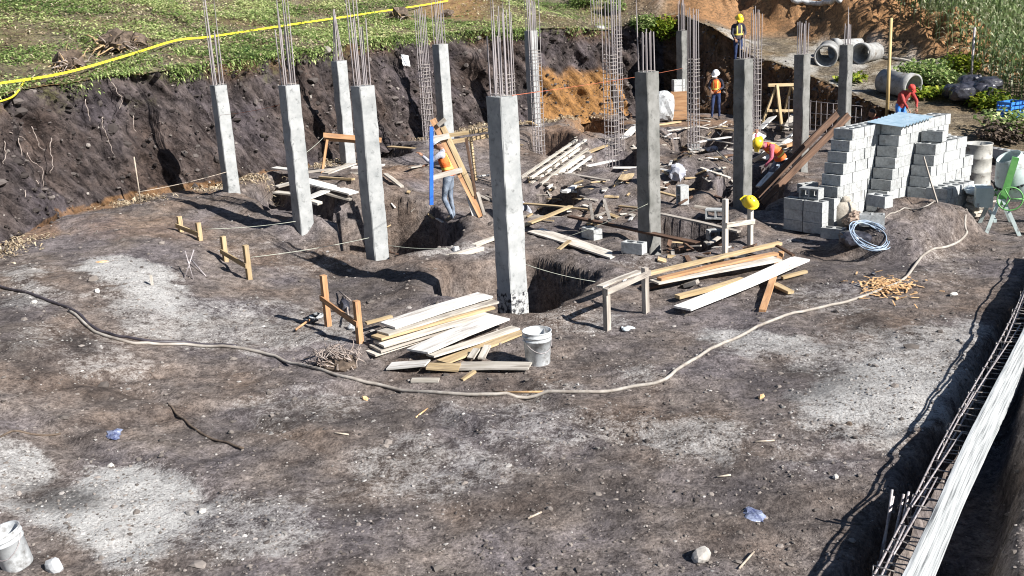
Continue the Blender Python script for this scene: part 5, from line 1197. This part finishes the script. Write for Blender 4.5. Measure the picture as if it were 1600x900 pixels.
p = hit(1408, 214); person(p, R(200), 'person in a red cap, orange-red shirt and blue jeans behind the corrugated sheet', dict(pel=(0, -.1, .85), hiL=(-.09, -.1, .82), hiR=(.09, -.1, .82), wai=(0, -.05, 1.0), che=(0, .08, 1.16), nek=(0, .2, 1.28), hed=(0, .29, 1.36), shL=(-.17, .12, 1.25), shR=(.17, .12, 1.25), elL=(-.22, .3, 1.02), wrL=(-.14, .4, .82), elR=(.22, .3, 1.02), wrR=(.14, .4, .82)), 'shirt_red', 'plastic_blue', None, 'cap_red', look=(-.3, .8, -.5), scale=.95)

# ------------------------------------------------------------------ things on the slope at the right
p = Vector(hit(1580, 182)); e = empty('crate', p, R(25), 'blue slatted plastic crate on the slope at the right edge', 'crate')
for z in (.04, .15, .26, .37):
    mb = MB()
    for (x, y, sx, sy) in ((0, -.22, .6, .025), (0, .22, .6, .025), (-.3, 0, .025, .44), (.3, 0, .025, .44)): mb.box((x, y, z), (sx, sy, .075))
    mb.build('slat_ring', 'plastic_blue', e)
MB().box((0, 0, .01), (.58, .42, .02)).build('floor_panel', 'plastic_blue', e)
for x, y in ((-.29, -.21), (.29, -.21), (.29, .21), (-.29, .21)): MB().box((x, y, .2), (.035, .035, .4)).build('corner_post', 'plastic_blue', e)
mb = MB(); p = Vector(hit(1512, 160))
for i in range(9): V, Fs = sackmesh((random.uniform(-.5, .5), random.uniform(-.4, .4), .2+random.uniform(0, .35)), (.35, .28, .22), 120+i); mb.add(V, Fs, 0, False)
o = mb.build('tarpaulin_heap', 'tarp_black'); o.location = p; tag(o, 'heap of glossy black plastic sheeting below the cornfield', 'tarpaulin')
o = ground_line([(1516, 142), (1535, 146), (1556, 152)], .05, 'plastic_blue', 'pipe', 'short length of blue plastic pipe right of the black plastic heap', 'pipe')
o = ground_line([(1205, 0), (1240, 4), (1275, 9), (1312, 11)], .10, 'white_plastic', 'sheet_roll', 'white plastic roll lying along the top of the orange cut', 'plastic roll')
o = ground_line([(1380, 92), (1420, 97), (1452, 103)], .05, 'wood_pale', 'log', 'thin pale log lying on the orange earth right of the pole', 'log')
# mesh of starter bars in front of the cut
p0 = Vector(hit(1232, 205)); p1 = Vector(hit(1345, 214)); e = empty('rebar_mesh', p0, 0, 'upright grid of steel bars before the shaded cut, behind the right columns', 'rebar mesh')
for i in range(14):
    p = p0.lerp(p1, i/13); zt = zat(p.x, p.y, 150+i*1.5); o = link('rebar', bar_me, e); o.location = p-p0; o.scale = (.009, .009, zt-p.z); o.rotation_euler = (random.uniform(-.02, .02), random.uniform(-.02, .02), 0)
for k in (.25, .6, .95): rod('crossbar', [p0+Vector((0, -.02, k)), p1+Vector((0, -.02, k*.9))], .008, 'rebar', e)
# white pails and rubble bags in the dark recess
p = Vector(hit(1038, 190)); mb = MB(); V, Fs = sackmesh((0, 0, .5), (.35, .25, .5), 201); mb.add(V, Fs, 0, False); o = mb.build('bulk_bag', 'white_plastic'); o.location = p; tag(o, 'pale bulk bag standing left of the far dark column', 'bag')
for i in range(2): block(p+Vector((.55, .5, .9+.2*i)), .3, None, None)['label'] = ['lower concrete block perched in the dark recess', 'upper concrete block perched in the dark recess'][i]
for ob in list(col.objects)[-2:]: ob['category'] = 'concrete block'
st = MB().box((0, 0, .45), (.5, .35, .9), None, 0, .02).build('crate', 'wood_orange'); st.location = p+Vector((.55, .5, 0)); tag(st, 'upright wooden crate under two blocks in the dark recess', 'crate')

# ------------------------------------------------------------------ roots and stumps on the bank
def root(P, r, mat, label, px=True, name='root'):
    pts = spline([bhit(*q) for q in P], 4); pts = [p+Vector((.10+random.uniform(-.02, .02), -.10+random.uniform(-.02, .02), 0)) for p in pts]; o = rod(name, pts, [r*(1-.5*i/len(pts)) for i in range(len(pts))], mat, n=5); tag(o, label, 'root', 'bare roots hanging from the bank')
LB = 'pale thin root hanging from the cut bank in the left quarter of the picture'
for P, lab in [([(170, 128), (178, 142), (187, 158), (181, 170)], 'curved pale root near the grass edge, right of the stumps'), ([(156, 182), (155, 195), (163, 215), (172, 240)], 'long pale root hanging on the bank below the right stump'), ([(45, 197), (52, 215), (58, 228), (66, 236)], 'pale root hanging near the left edge, long straight one'), ([(10, 206), (25, 212), (36, 218)], 'pale nearly level root at the left edge'),
 ([(75, 215), (74, 235), (78, 255), (72, 270)], 'pale thin root hanging from the bank below the dark stump'), ([(38, 238), (45, 250), (60, 262), (62, 290)], LB), ([(36, 290), (35, 308), (38, 330)], LB), ([(128, 155), (133, 175), (136, 190)], LB), ([(52, 280), (58, 300), (60, 320)], LB), ([(2, 220), (4, 238), (0, 255)], LB), ([(25, 215), (30, 245), (42, 252)], LB), ([(205, 180), (203, 195), (208, 205)], LB)]: root(P, .010, 'brush_wood', lab)
def stump(px, py, n, r, label):
    p = Vector(hit(px, py)); e = empty('root_stump', p, 0, label, 'stump', 'grubbed-out root stumps on the grass'); mb = MB(); mb.blob((0, 0, r*.5), (r*.7, r*.5, r*.55), 2, .35); mb.build('root_ball', 'root_dark', e)
    for i in range(n*3):
        a = random.uniform(0, 6.28); el = random.uniform(-.2, 1.3); L = r*random.uniform(.5, 1.3); d = Vector((math.cos(a)*math.cos(el), math.sin(a)*math.cos(el), math.sin(el)*.7)); p_ = Vector((random.uniform(-.5, .5)*r, random.uniform(-.4, .4)*r, r*.3)); pts = [p_]
        for k in range(4): d = (d+Vector((random.uniform(-.7, .7), random.uniform(-.7, .7), random.uniform(-.8, .4)))).normalized(); p_ = p_+d*L*.25; pts.append(p_)
        t0 = r*random.choice([.03, .04, .07]); MB().tube(pts, [t0, t0*.85, t0*.7, t0*.5, t0*.2], 5).build('root', random.choice(['root_dark', 'root_dark', 'brush_wood', 'straw']), e)
stump(108, 110, 26, .42, 'dark upturned root stump on the grass left, with a pale broken branch')
stump(185, 82, 34, .52, 'wider upturned root stump on the grass, right of the dark one')
stump(215, 78, 22, .36, 'small root tangle touching the wide stump\'s right side')
stump(625, 32, 26, .40, 'root tangle at the bank\'s edge above the white card')
stump(700, 26, 16, .25, 'little root tangle at the bank\'s edge right of the other')
# bundle of brushwood
p = Vector(hit(533, 575)); e = empty('brushwood_bundle', p, 0, 'tangled bundle of dry roots and twigs in front of the near boards', 'brushwood')
mb = MB()
for i in range(190):
    a = random.gauss(2.2, .5); c = Vector((random.gauss(0, .13), random.gauss(0, .10), random.uniform(.0, .18))); L = random.uniform(.1, .32); d = Vector((math.cos(a), math.sin(a), random.uniform(-.3, .7))).normalized(); mb.tube([c, c+d*L*.5+Vector((random.uniform(-.04, .04), random.uniform(-.04, .04), .02)), c+d*L], [.008, .006, .003], 4)
mb.build('twigs', 'brush_wood', e)['kind'] = 'stuff'
MB().blob((0, 0, .05), (.24, .16, .10), 2, .3).build('root_ball', 'root_dark', e)
for P, lab in [((490, 565, 520, 545), 'stick poking out left of the brushwood bundle, upper one'), ((475, 560, 530, 538), 'stick poking out left of the brushwood bundle, lower one'), ((530, 455, 548, 470), 'bent twig behind the orange batter board'), ((540, 460, 545, 500), 'thin upright twig behind the orange batter board')]:
    o = rod('stick', [PT((P[0], P[1], .05)), PT((P[2], P[3], .14))], .012, 'brush_wood'); tag(o, lab, 'stick')
litter(540, 487, .09, .3, 'tarp_black', 'black rag hung behind the orange batter board', 'rag', 'rag', sq=1.4)
litter(553, 515, .08, .3, 'white_plastic', 'white lump of plastic at the foot of the orange batter board', 'scrap', 'scrap', sq=.9)
# dark root cracks in the foreground
ground_line([(262, 632), (285, 655), (310, 675), (338, 690), (380, 702)], .014, 'root_dark', 'root', 'dark thin root lying on the ground left of centre', 'root')
ground_line([(0, 682), (40, 679), (95, 678)], .012, 'root_dark', 'root', 'dark straight root near the left edge of the foreground', 'root')
for P, lab in [((770, 613, 905, 612), 'thin reddish lath lying along the middle of the hose'), ((650, 652, 668, 638), 'short straw-coloured stick below the hose, left of centre'), ((825, 810, 846, 800), 'short pale stick in the lower middle of the foreground'), ((1155, 888, 1178, 862), 'thin pale stick near the bottom edge'), ((523, 676, 545, 679), 'tiny pale stick on the soil below the hose'), ((1180, 690, 1210, 688), 'thin curved pale twig in the right foreground'), ((1120, 745, 1142, 742), 'yellow thin twig in the right foreground')]:
    o = rod('stick', [PT((P[0], P[1], .015)), PT((P[2], P[3], .015))], .009 if P[0] != 770 else .016, 'wood_chip' if P[0] in (770, 650) else 'root_pale'); tag(o, lab, 'stick')

# ------------------------------------------------------------------ uncountable stuff
def scatter_shapes(name, pts, sizes, mat, label, tones=None, flat=.6, var=14, smooth=False):
    """many little stones / clods as one mesh, from a few jittered icosahedra"""
    V0, F0 = ICO[1]; V0 = np.array(V0); F0 = np.array(F0); n = len(pts)
    base = V0[None]*(1+rng.uniform(-.3, .3, (var, 12, 1))); sel = rng.integers(0, var, n); ang = rng.uniform(0, 6.28, n)
    S = np.stack([sizes*rng.uniform(.7, 1.3, n), sizes*rng.uniform(.6, 1.1, n), sizes*flat*rng.uniform(.6, 1.2, n)], 1)
    P = base[sel]*S[:, None, :]; c, s = np.cos(ang), np.sin(ang)
    X = P[..., 0]*c[:, None]-P[..., 1]*s[:, None]; Y = P[..., 0]*s[:, None]+P[..., 1]*c[:, None]
    V = np.stack([X, Y, P[..., 2]], -1)+pts[:, None, :]
    Fq = (F0[None]+(np.arange(n)*12)[:, None, None]).reshape(-1, 3)
    me = np_mesh(name, V.reshape(-1, 3), Fq, smooth, {'tone': np.repeat(tones if tones is not None else rng.random(n), 12)})
    return tag(link(name, me, None, mat), label, None, None, 'stuff')
def tone_mat(name, stops, rough=.95):
    m, t, b = new_mat(name); a = N(t, 'ShaderNodeAttribute', attribute_name='tone').outputs['Fac']; t.links.new(ramp(t, a, stops), b.inputs['Base Color']); b.inputs['Roughness'].default_value = rough; b.inputs['Specular IOR Level'].default_value = .15
tone_mat('clod', [(0, (.07, .06, .055)), (.5, (.16, .14, .125)), (.95, (.24, .21, .19)), (1, (.36, .34, .32))])
tone_mat('bank_clod', [(0, (.02, .016, .015)), (.6, (.07, .06, .056)), (.95, (.15, .13, .12)), (1, (.34, .31, .28))])
tone_mat('pebble', [(0, (.15, .14, .13)), (.7, (.30, .285, .27)), (1, (.46, .44, .42))])
def rand_ground(n, xr, yr, dens=None):
    x = rng.uniform(*xr, n); y = rng.uniform(*yr, n); d, v, a = bank_d(x, y); m = d < .3
    return x[m], y[m]
def near_pts(n, ymin=6, ymax=34):
    # even over the picture rather than over the ground, within the site
    u = rng.random(n); y = 1/((1/ymin)*(1-u)+(1/ymax)*u); x = rng.uniform(-.56, .56, n)*y; d, v, a = bank_d(x, y); m = d < .2; return x[m], y[m]
x, y = near_pts(13000); z = height(x, y); sz = .0085*np.exp(rng.normal(0, .55, len(x)))*(.6+y*.06); scatter_shapes('soil_clods', np.stack([x, y, z+sz*.1], 1), np.clip(sz, .006, .09), 'clod', 'loose dark clods strewn over the whole site')
bv = BANKV.reshape(-1, 3); bv = bv[(np.abs(bv[:, 0]) < .62*bv[:, 1]+1)]; k = rng.integers(0, len(bv), 9000); sz = .022*np.exp(rng.normal(0, .65, 9000)); scatter_shapes('bank_clods', bv[k]+rng.normal(0, .03, (9000, 3)), np.clip(sz, .01, .14), 'bank_clod', 'crumbling lumps and stones stuck in the bank face', flat=.8)
x, y = near_pts(30000); pl = ell(PALE, x, y); k = rng.random(len(x)) < (.02+.9*np.clip(pl, 0, 1)); x, y = x[k], y[k]; z = height(x, y); sz = .0075*np.exp(rng.normal(0, .5, len(x)))*(.6+y*.06); scatter_shapes('pebbles', np.stack([x, y, z+sz*.1], 1), np.clip(sz, .005, .06), 'pebble', 'pale gravel and mortar crumbs on the dusty patches')
# rubble on the lower ground right of the trench
x = rng.uniform(3.5, 9, 1500); y = rng.uniform(5.5, 15, 1500); m = (x-(y-6)*.53 > 4.2) & (x-(y-6)*.53 < 6.5); x, y = x[m], y[m]; z = height(x, y); sz = .05*np.exp(rng.normal(0, .5, len(x))); scatter_shapes('rubble', np.stack([x, y, z], 1), sz, 'pebble', 'broken stones and clods on the low ground right of the trench')
# wood chips by the hose
c = hit(1385, 448); n = 300; a = rng.uniform(0, 6.28, n); r = np.abs(rng.normal(0, .24, n)); x = c[0]+r*np.cos(a); y = c[1]+r*np.sin(a)*1.2; z = height(x, y)+.02; ln = rng.uniform(.02, .065, n); w2 = rng.uniform(.005, .016, n); an = rng.uniform(0, 6.28, n); ti = rng.uniform(-.4, .4, n)
dx, dy = np.cos(an), np.sin(an); V = np.stack([np.stack([x+s1*dx*ln-s2*dy*w2, y+s1*dy*ln+s2*dx*w2, z+s1*ti*ln+s3*.006], 1) for s3 in (0, 1) for s1, s2 in ((-1, -1), (1, -1), (1, 1), (-1, 1))], 1)
Fb = np.array([(3, 2, 1, 0), (4, 5, 6, 7), (0, 1, 5, 4), (1, 2, 6, 5), (2, 3, 7, 6), (3, 0, 4, 7)]); Fq = (Fb[None]+(np.arange(n)*8)[:, None, None]).reshape(-1, 4)
tag(link('wood_shavings', np_mesh('wood_shavings', V.reshape(-1, 3), Fq, False), None, 'wood_chip'), 'yellow wood chips scattered around the hose at the right', None, None, 'stuff')

def leaves(name, P, L, Wd, nrm_up, mat, label, tones, kind='stuff', parent=None):
    """bent leaf blades: one quad strip of two quads each"""
    n = len(P); az = rng.uniform(0, 6.28, n); el = rng.uniform(nrm_up[0], nrm_up[1], n)
    d = np.stack([np.cos(az)*np.cos(el), np.sin(az)*np.cos(el), np.sin(el)], 1); s = np.stack([-np.sin(az), np.cos(az), rng.uniform(-.3, .3, n)], 1)
    dr = np.stack([np.zeros(n), np.zeros(n), -L*.35], 1)
    m1 = P+d*(L*.5)[:, None]; m2 = P+d*L[:, None]+dr; sw = s*Wd[:, None]
    V = np.stack([P-sw*.25, P+sw*.25, m1+sw, m1-sw, m2], 1)
    F1 = np.array([(0, 1, 2), (0, 2, 3), (3, 2, 4)]); Fq = (F1[None]+(np.arange(n)*5)[:, None, None]).reshape(-1, 3)
    me = np_mesh(name, V.reshape(-1, 3), Fq, False, {'tone': np.repeat(tones, 5)}); o = link(name, me, parent, mat)
    if kind: o['kind'] = kind
    if label: o['label'] = label
    return o
# weeds over the hill on the left
def hill_pts(n, xr, yr, dmin, f=None):
    x = rng.uniform(*xr, n); y = rng.uniform(*yr, n); d, v, a = bank_d(x, y); m = d > dmin; x, y = x[m], y[m]
    if f is not None: k = f(x, y) > rng.random(len(x)); x, y = x[k], y[k]
    return x, y
def wd(x, y): return np.clip(.5+2.4*fbm(x*.55, y*.55, 61, 4), .02, 1)*sst((6.5-x)/2.5)*(1-.85*(fbm(x*.7+9, y*.7, 88, 3) > .30))*(1-.92*((x > -3.1) & (x < .2) & (y > 36.3) & (y < 41)))
x, y = hill_pts(480000, (-22, 6.5), (15, 50), .62, wd); 
k = np.abs(x) < .62*y+1; x, y = x[k], y[k]
z = height(x, y); cl = fbm(x*.9, y*.9, 63, 3); hgt = np.clip(.06+.5*np.clip(cl, 0, 1), .04, .5); P = np.stack([x, y, z+rng.random(len(x))*hgt*.8], 1)
tn = np.clip(.52+1.1*fbm(x*.35, y*.35, 65, 3)+rng.normal(0, .22, len(x)), 0, 1); L = rng.uniform(.05, .13, len(x)); leaves('weeds', P, L, L*rng.uniform(.14, .34, len(x)), (-.2, .8), 'weed', 'green weeds and grass covering the slope above the bank', tn)
x, y = hill_pts(110000, (-20, 6.5), (15, 46), .5, lambda x, y: np.clip(.4-1.6*fbm(x*.45, y*.45, 61, 4), .08, .8)); z = height(x, y); P = np.stack([x, y, z+rng.random(len(x))*.05], 1); L = rng.uniform(.06, .2, len(x)); leaves('dead_stalks', P, L, L*.12, (-.1, .7), 'dry_leaf', 'dry stalks and dead leaves between the green weeds', rng.random(len(x)))
# fringe of turf hanging over the lip
P_ = BANK[:, :2]; S_ = np.concatenate([[0], np.cumsum(np.hypot(*np.diff(P_, axis=0).T))]); s = rng.uniform(S_[1], S_[13], 26000); bx = np.interp(s, S_, P_[:, 0]); by = np.interp(s, S_, P_[:, 1]); e2 = .004; tx = np.interp(s+.3, S_, P_[:, 0])-np.interp(s-.3, S_, P_[:, 0]); ty = np.interp(s+.3, S_, P_[:, 1])-np.interp(s-.3, S_, P_[:, 1]); l_ = np.hypot(tx, ty); off = BW*.85+np.abs(rng.normal(0, .16, len(s)))-.12; x = bx-ty/l_*off; y = by+tx/l_*off
z = height(bx-ty/l_*(BW*1.1), by+tx/l_*(BW*1.1))-np.clip((BW-off), 0, 1)*1.6*rng.random(len(s)); kk = fbm(s*.9, s*0, 67, 3)+.25 > rng.random(len(s))*.6; P = np.stack([x, y, z+.02], 1)[kk]
s = rng.uniform(S_[2], S_[10], 60000); bx = np.interp(s, S_, P_[:, 0]); by = np.interp(s, S_, P_[:, 1]); tx = np.interp(s+.3, S_, P_[:, 0])-np.interp(s-.3, S_, P_[:, 0]); ty = np.interp(s+.3, S_, P_[:, 1])-np.interp(s-.3, S_, P_[:, 1]); l_ = np.hypot(tx, ty); off = BW*.85+rng.random(len(s))**1.5*3.0; x = bx-ty/l_*off; y = by+tx/l_*off; kk = fbm(x*1.1, y*1.1, 69, 3)+.12 > rng.random(len(s))*.5; x, y = x[kk], y[kk]
P = np.concatenate([P, np.stack([x, y, height(x, y)+rng.random(len(x))*.10], 1)]); L = rng.uniform(.04, .12, len(P)); leaves('turf_fringe', P, L, L*.2, (-.9, .9), 'weed', 'grass and weeds hanging over the lip of the bank', np.clip(rng.normal(.55, .25, len(P)), 0, 1))
# straw and dead stems at the bank foot
s = rng.uniform(S_[2], S_[12], 9000); bx = np.interp(s, S_, P_[:, 0]); by = np.interp(s, S_, P_[:, 1]); x = bx+rng.normal(.25, .25, len(s)); y = by-np.abs(rng.normal(.2, .25, len(s))); z = height(x, y); k = (bank_d(x, y)[0] < .1) & (fbm(s*.7, s*0, 68, 3) > -.12); P = np.stack([x, y, z+.02], 1)[k]; L = rng.uniform(.05, .22, len(P)); leaves('straw_litter', P, L, L*.08, (-.2, .9), 'dry_leaf', 'dry straw and stems along the foot of the bank', rng.uniform(.3, 1, len(P)))
# bushes
def bush(px, py, r, h, mat, label, n=900, dz=0):
    p = Vector(hit(px, py)); e = empty('bush', p, 0, label, 'bush', 'bushes around the edges of the site'); q = rng.normal(0, 1, (n, 3)); q /= np.linalg.norm(q, axis=1)[:, None]; q *= (rng.random(n)**.4)[:, None]; k = 1+.5*fbm(q[:, 0]*2+px, q[:, 1]*2+q[:, 2]*2, 9, 2); P = q*k[:, None]*np.array([r, r, h/2])+np.array([0, 0, h*.5]); L = rng.uniform(.08, .2, n); leaves('foliage', P, L, L*.3, (-.5, 1.2), mat, None, np.clip(.5+.25*q[:, 2]*0+rng.normal(0, .28, n), 0, 1), None, e)
    for i in range(4): a = random.uniform(0, 6.28); MB().tube([(0, 0, -.1), (math.cos(a)*r*.3, math.sin(a)*r*.3, h*.4), (math.cos(a)*r*.6, math.sin(a)*r*.6, h*.75)], [.02, .015, .006], 5).build('stem', 'root_dark', e)
for a in [(1035, 62, .75, .9, 'weed_yellow', 'bright yellow-green bush hanging over the dark recess', 1600), (1005, 50, .6, .7, 'weed', 'green bush left of the yellow-green one over the recess', 900), (915, 10, .8, .7, 'weed', 'green bush on the lip above the farthest column', 900), (960, 20, .5, .6, 'weed', 'small bush on the lip behind the overlapping cages', 600),
 (1440, 125, .8, .6, 'weed', 'green weed clump right of the lower concrete pipe', 900), (1500, 118, .7, .7, 'weed_yellow', 'yellow-flowering weed clump at the cornfield edge', 900), (1470, 135, .6, .5, 'weed', 'dark green clump left of the black plastic', 700), (1548, 172, .6, .5, 'weed_yellow', 'light green clump left of the blue crate', 700), (1590, 215, .9, .7, 'weed', 'dark bush at the right edge below the crate', 1100), (1568, 222, .7, .5, 'root_dark', 'dark dead brush heap below the blue crate', 500), (1445, 150, .7, .25, 'weed_yellow', 'low bright weed strip on the bare slope', 500), (1330, 128, .5, .25, 'weed_yellow', 'low weed patch below the row of pipes', 300)]: bush(*a)
# corn
def corn():
    xs, ys = [], []
    for r in np.arange(-36, 26, .6):
        for t in np.arange(-30, 30, .26):
            x_ = 26+r*.48+t*.62+rng.normal(0, .06); y_ = 38+r*.8-t*.45+rng.normal(0, .06)
            xs.append(x_); ys.append(y_)
    x = np.array(xs); y = np.array(ys); C = [tuple(hit(a, b_)[:2]) for a, b_ in CORN_EDGE]
    C = C+[(70, C[-1][1]-3), (80, 110), (C[0][0], 110)]
    k = poly_d(x, y, C) < 0; x, y = x[k], y[k]; k = np.abs(x) < .62*y+1.5; x, y = x[k], y[k]; z = height(x, y); n = len(x)
    H_ = rng.uniform(1.3, 1.9, n); Vs = []; Fs = []; Ts = []; base = 0
    P = np.stack([x, y, z], 1)
    # stalks
    a = rng.uniform(0, 3.14, n); w_ = .014; q = np.stack([np.cos(a), np.sin(a), 0*a], 1)*w_; q2 = np.stack([-np.sin(a), np.cos(a), 0*a], 1)*w_; top = P+np.stack([rng.normal(0, .06, n), rng.normal(0, .06, n), H_], 1)
    V = np.stack([P-q, P+q, top+q*.4, top-q*.4, P-q2, P+q2, top+q2*.4, top-q2*.4], 1); F_ = (np.array([(0, 1, 2, 3), (4, 5, 6, 7)])[None]+(np.arange(n)*8)[:, None, None]).reshape(-1, 4)
    Vs.append(V.reshape(-1, 3)); Fs.append(F_); Ts.append(np.repeat(rng.uniform(.4, .8, n), 8)); base = 8*n
    for j in range(8):
        f = .2+.105*j; az = (j % 2)*3.14+rng.uniform(-.7, .7, n)+x*3; L = rng.uniform(.26, .46, n)*(1.1-.4*abs(f-.5)); b0 = P+(top-P)*f; d = np.stack([np.cos(az), np.sin(az), 0*az], 1); s_ = np.stack([-np.sin(az), np.cos(az), 0*az], 1)*rng.uniform(.022, .038, n)[:, None]
        rise = rng.uniform(.25, .6, n)*L; up3 = np.array([0, 0, 1.])
        m1 = b0+d*(L*.35)[:, None]+up3*rise[:, None]; m2 = b0+d*(L*.75)[:, None]+up3*(rise*.9)[:, None]; m3 = b0+d*L[:, None]+up3*(rise*.3)[:, None]
        V = np.stack([b0-s_*.5, b0+s_*.5, m1+s_, m1-s_, m2+s_*.8, m2-s_*.8, m3+s_*.1, m3-s_*.1], 1); F_ = (np.array([(0, 1, 2, 3), (3, 2, 4, 5), (5, 4, 6, 7)])[None]+(np.arange(n)*8)[:, None, None]).reshape(-1, 4)+base
        Vs.append(V.reshape(-1, 3)); Fs.append(F_); Ts.append(np.repeat(np.clip(rng.normal(.5+.25*(f < .4), .25, n), 0, 1), 8)); base += 8*n
    me = np_mesh('corn_plants', np.concatenate(Vs), np.concatenate(Fs), False, {'tone': np.concatenate(Ts)}); tag(link('corn_plants', me, None, 'corn_leaf'), 'tall half dry corn growing over the upper right slope', None, None, 'stuff'); print('corn', n)
CORN_EDGE = [(1385, -2), (1425, 40), (1462, 74), (1500, 108), (1535, 132), (1575, 158), (1630, 188)]
corn()
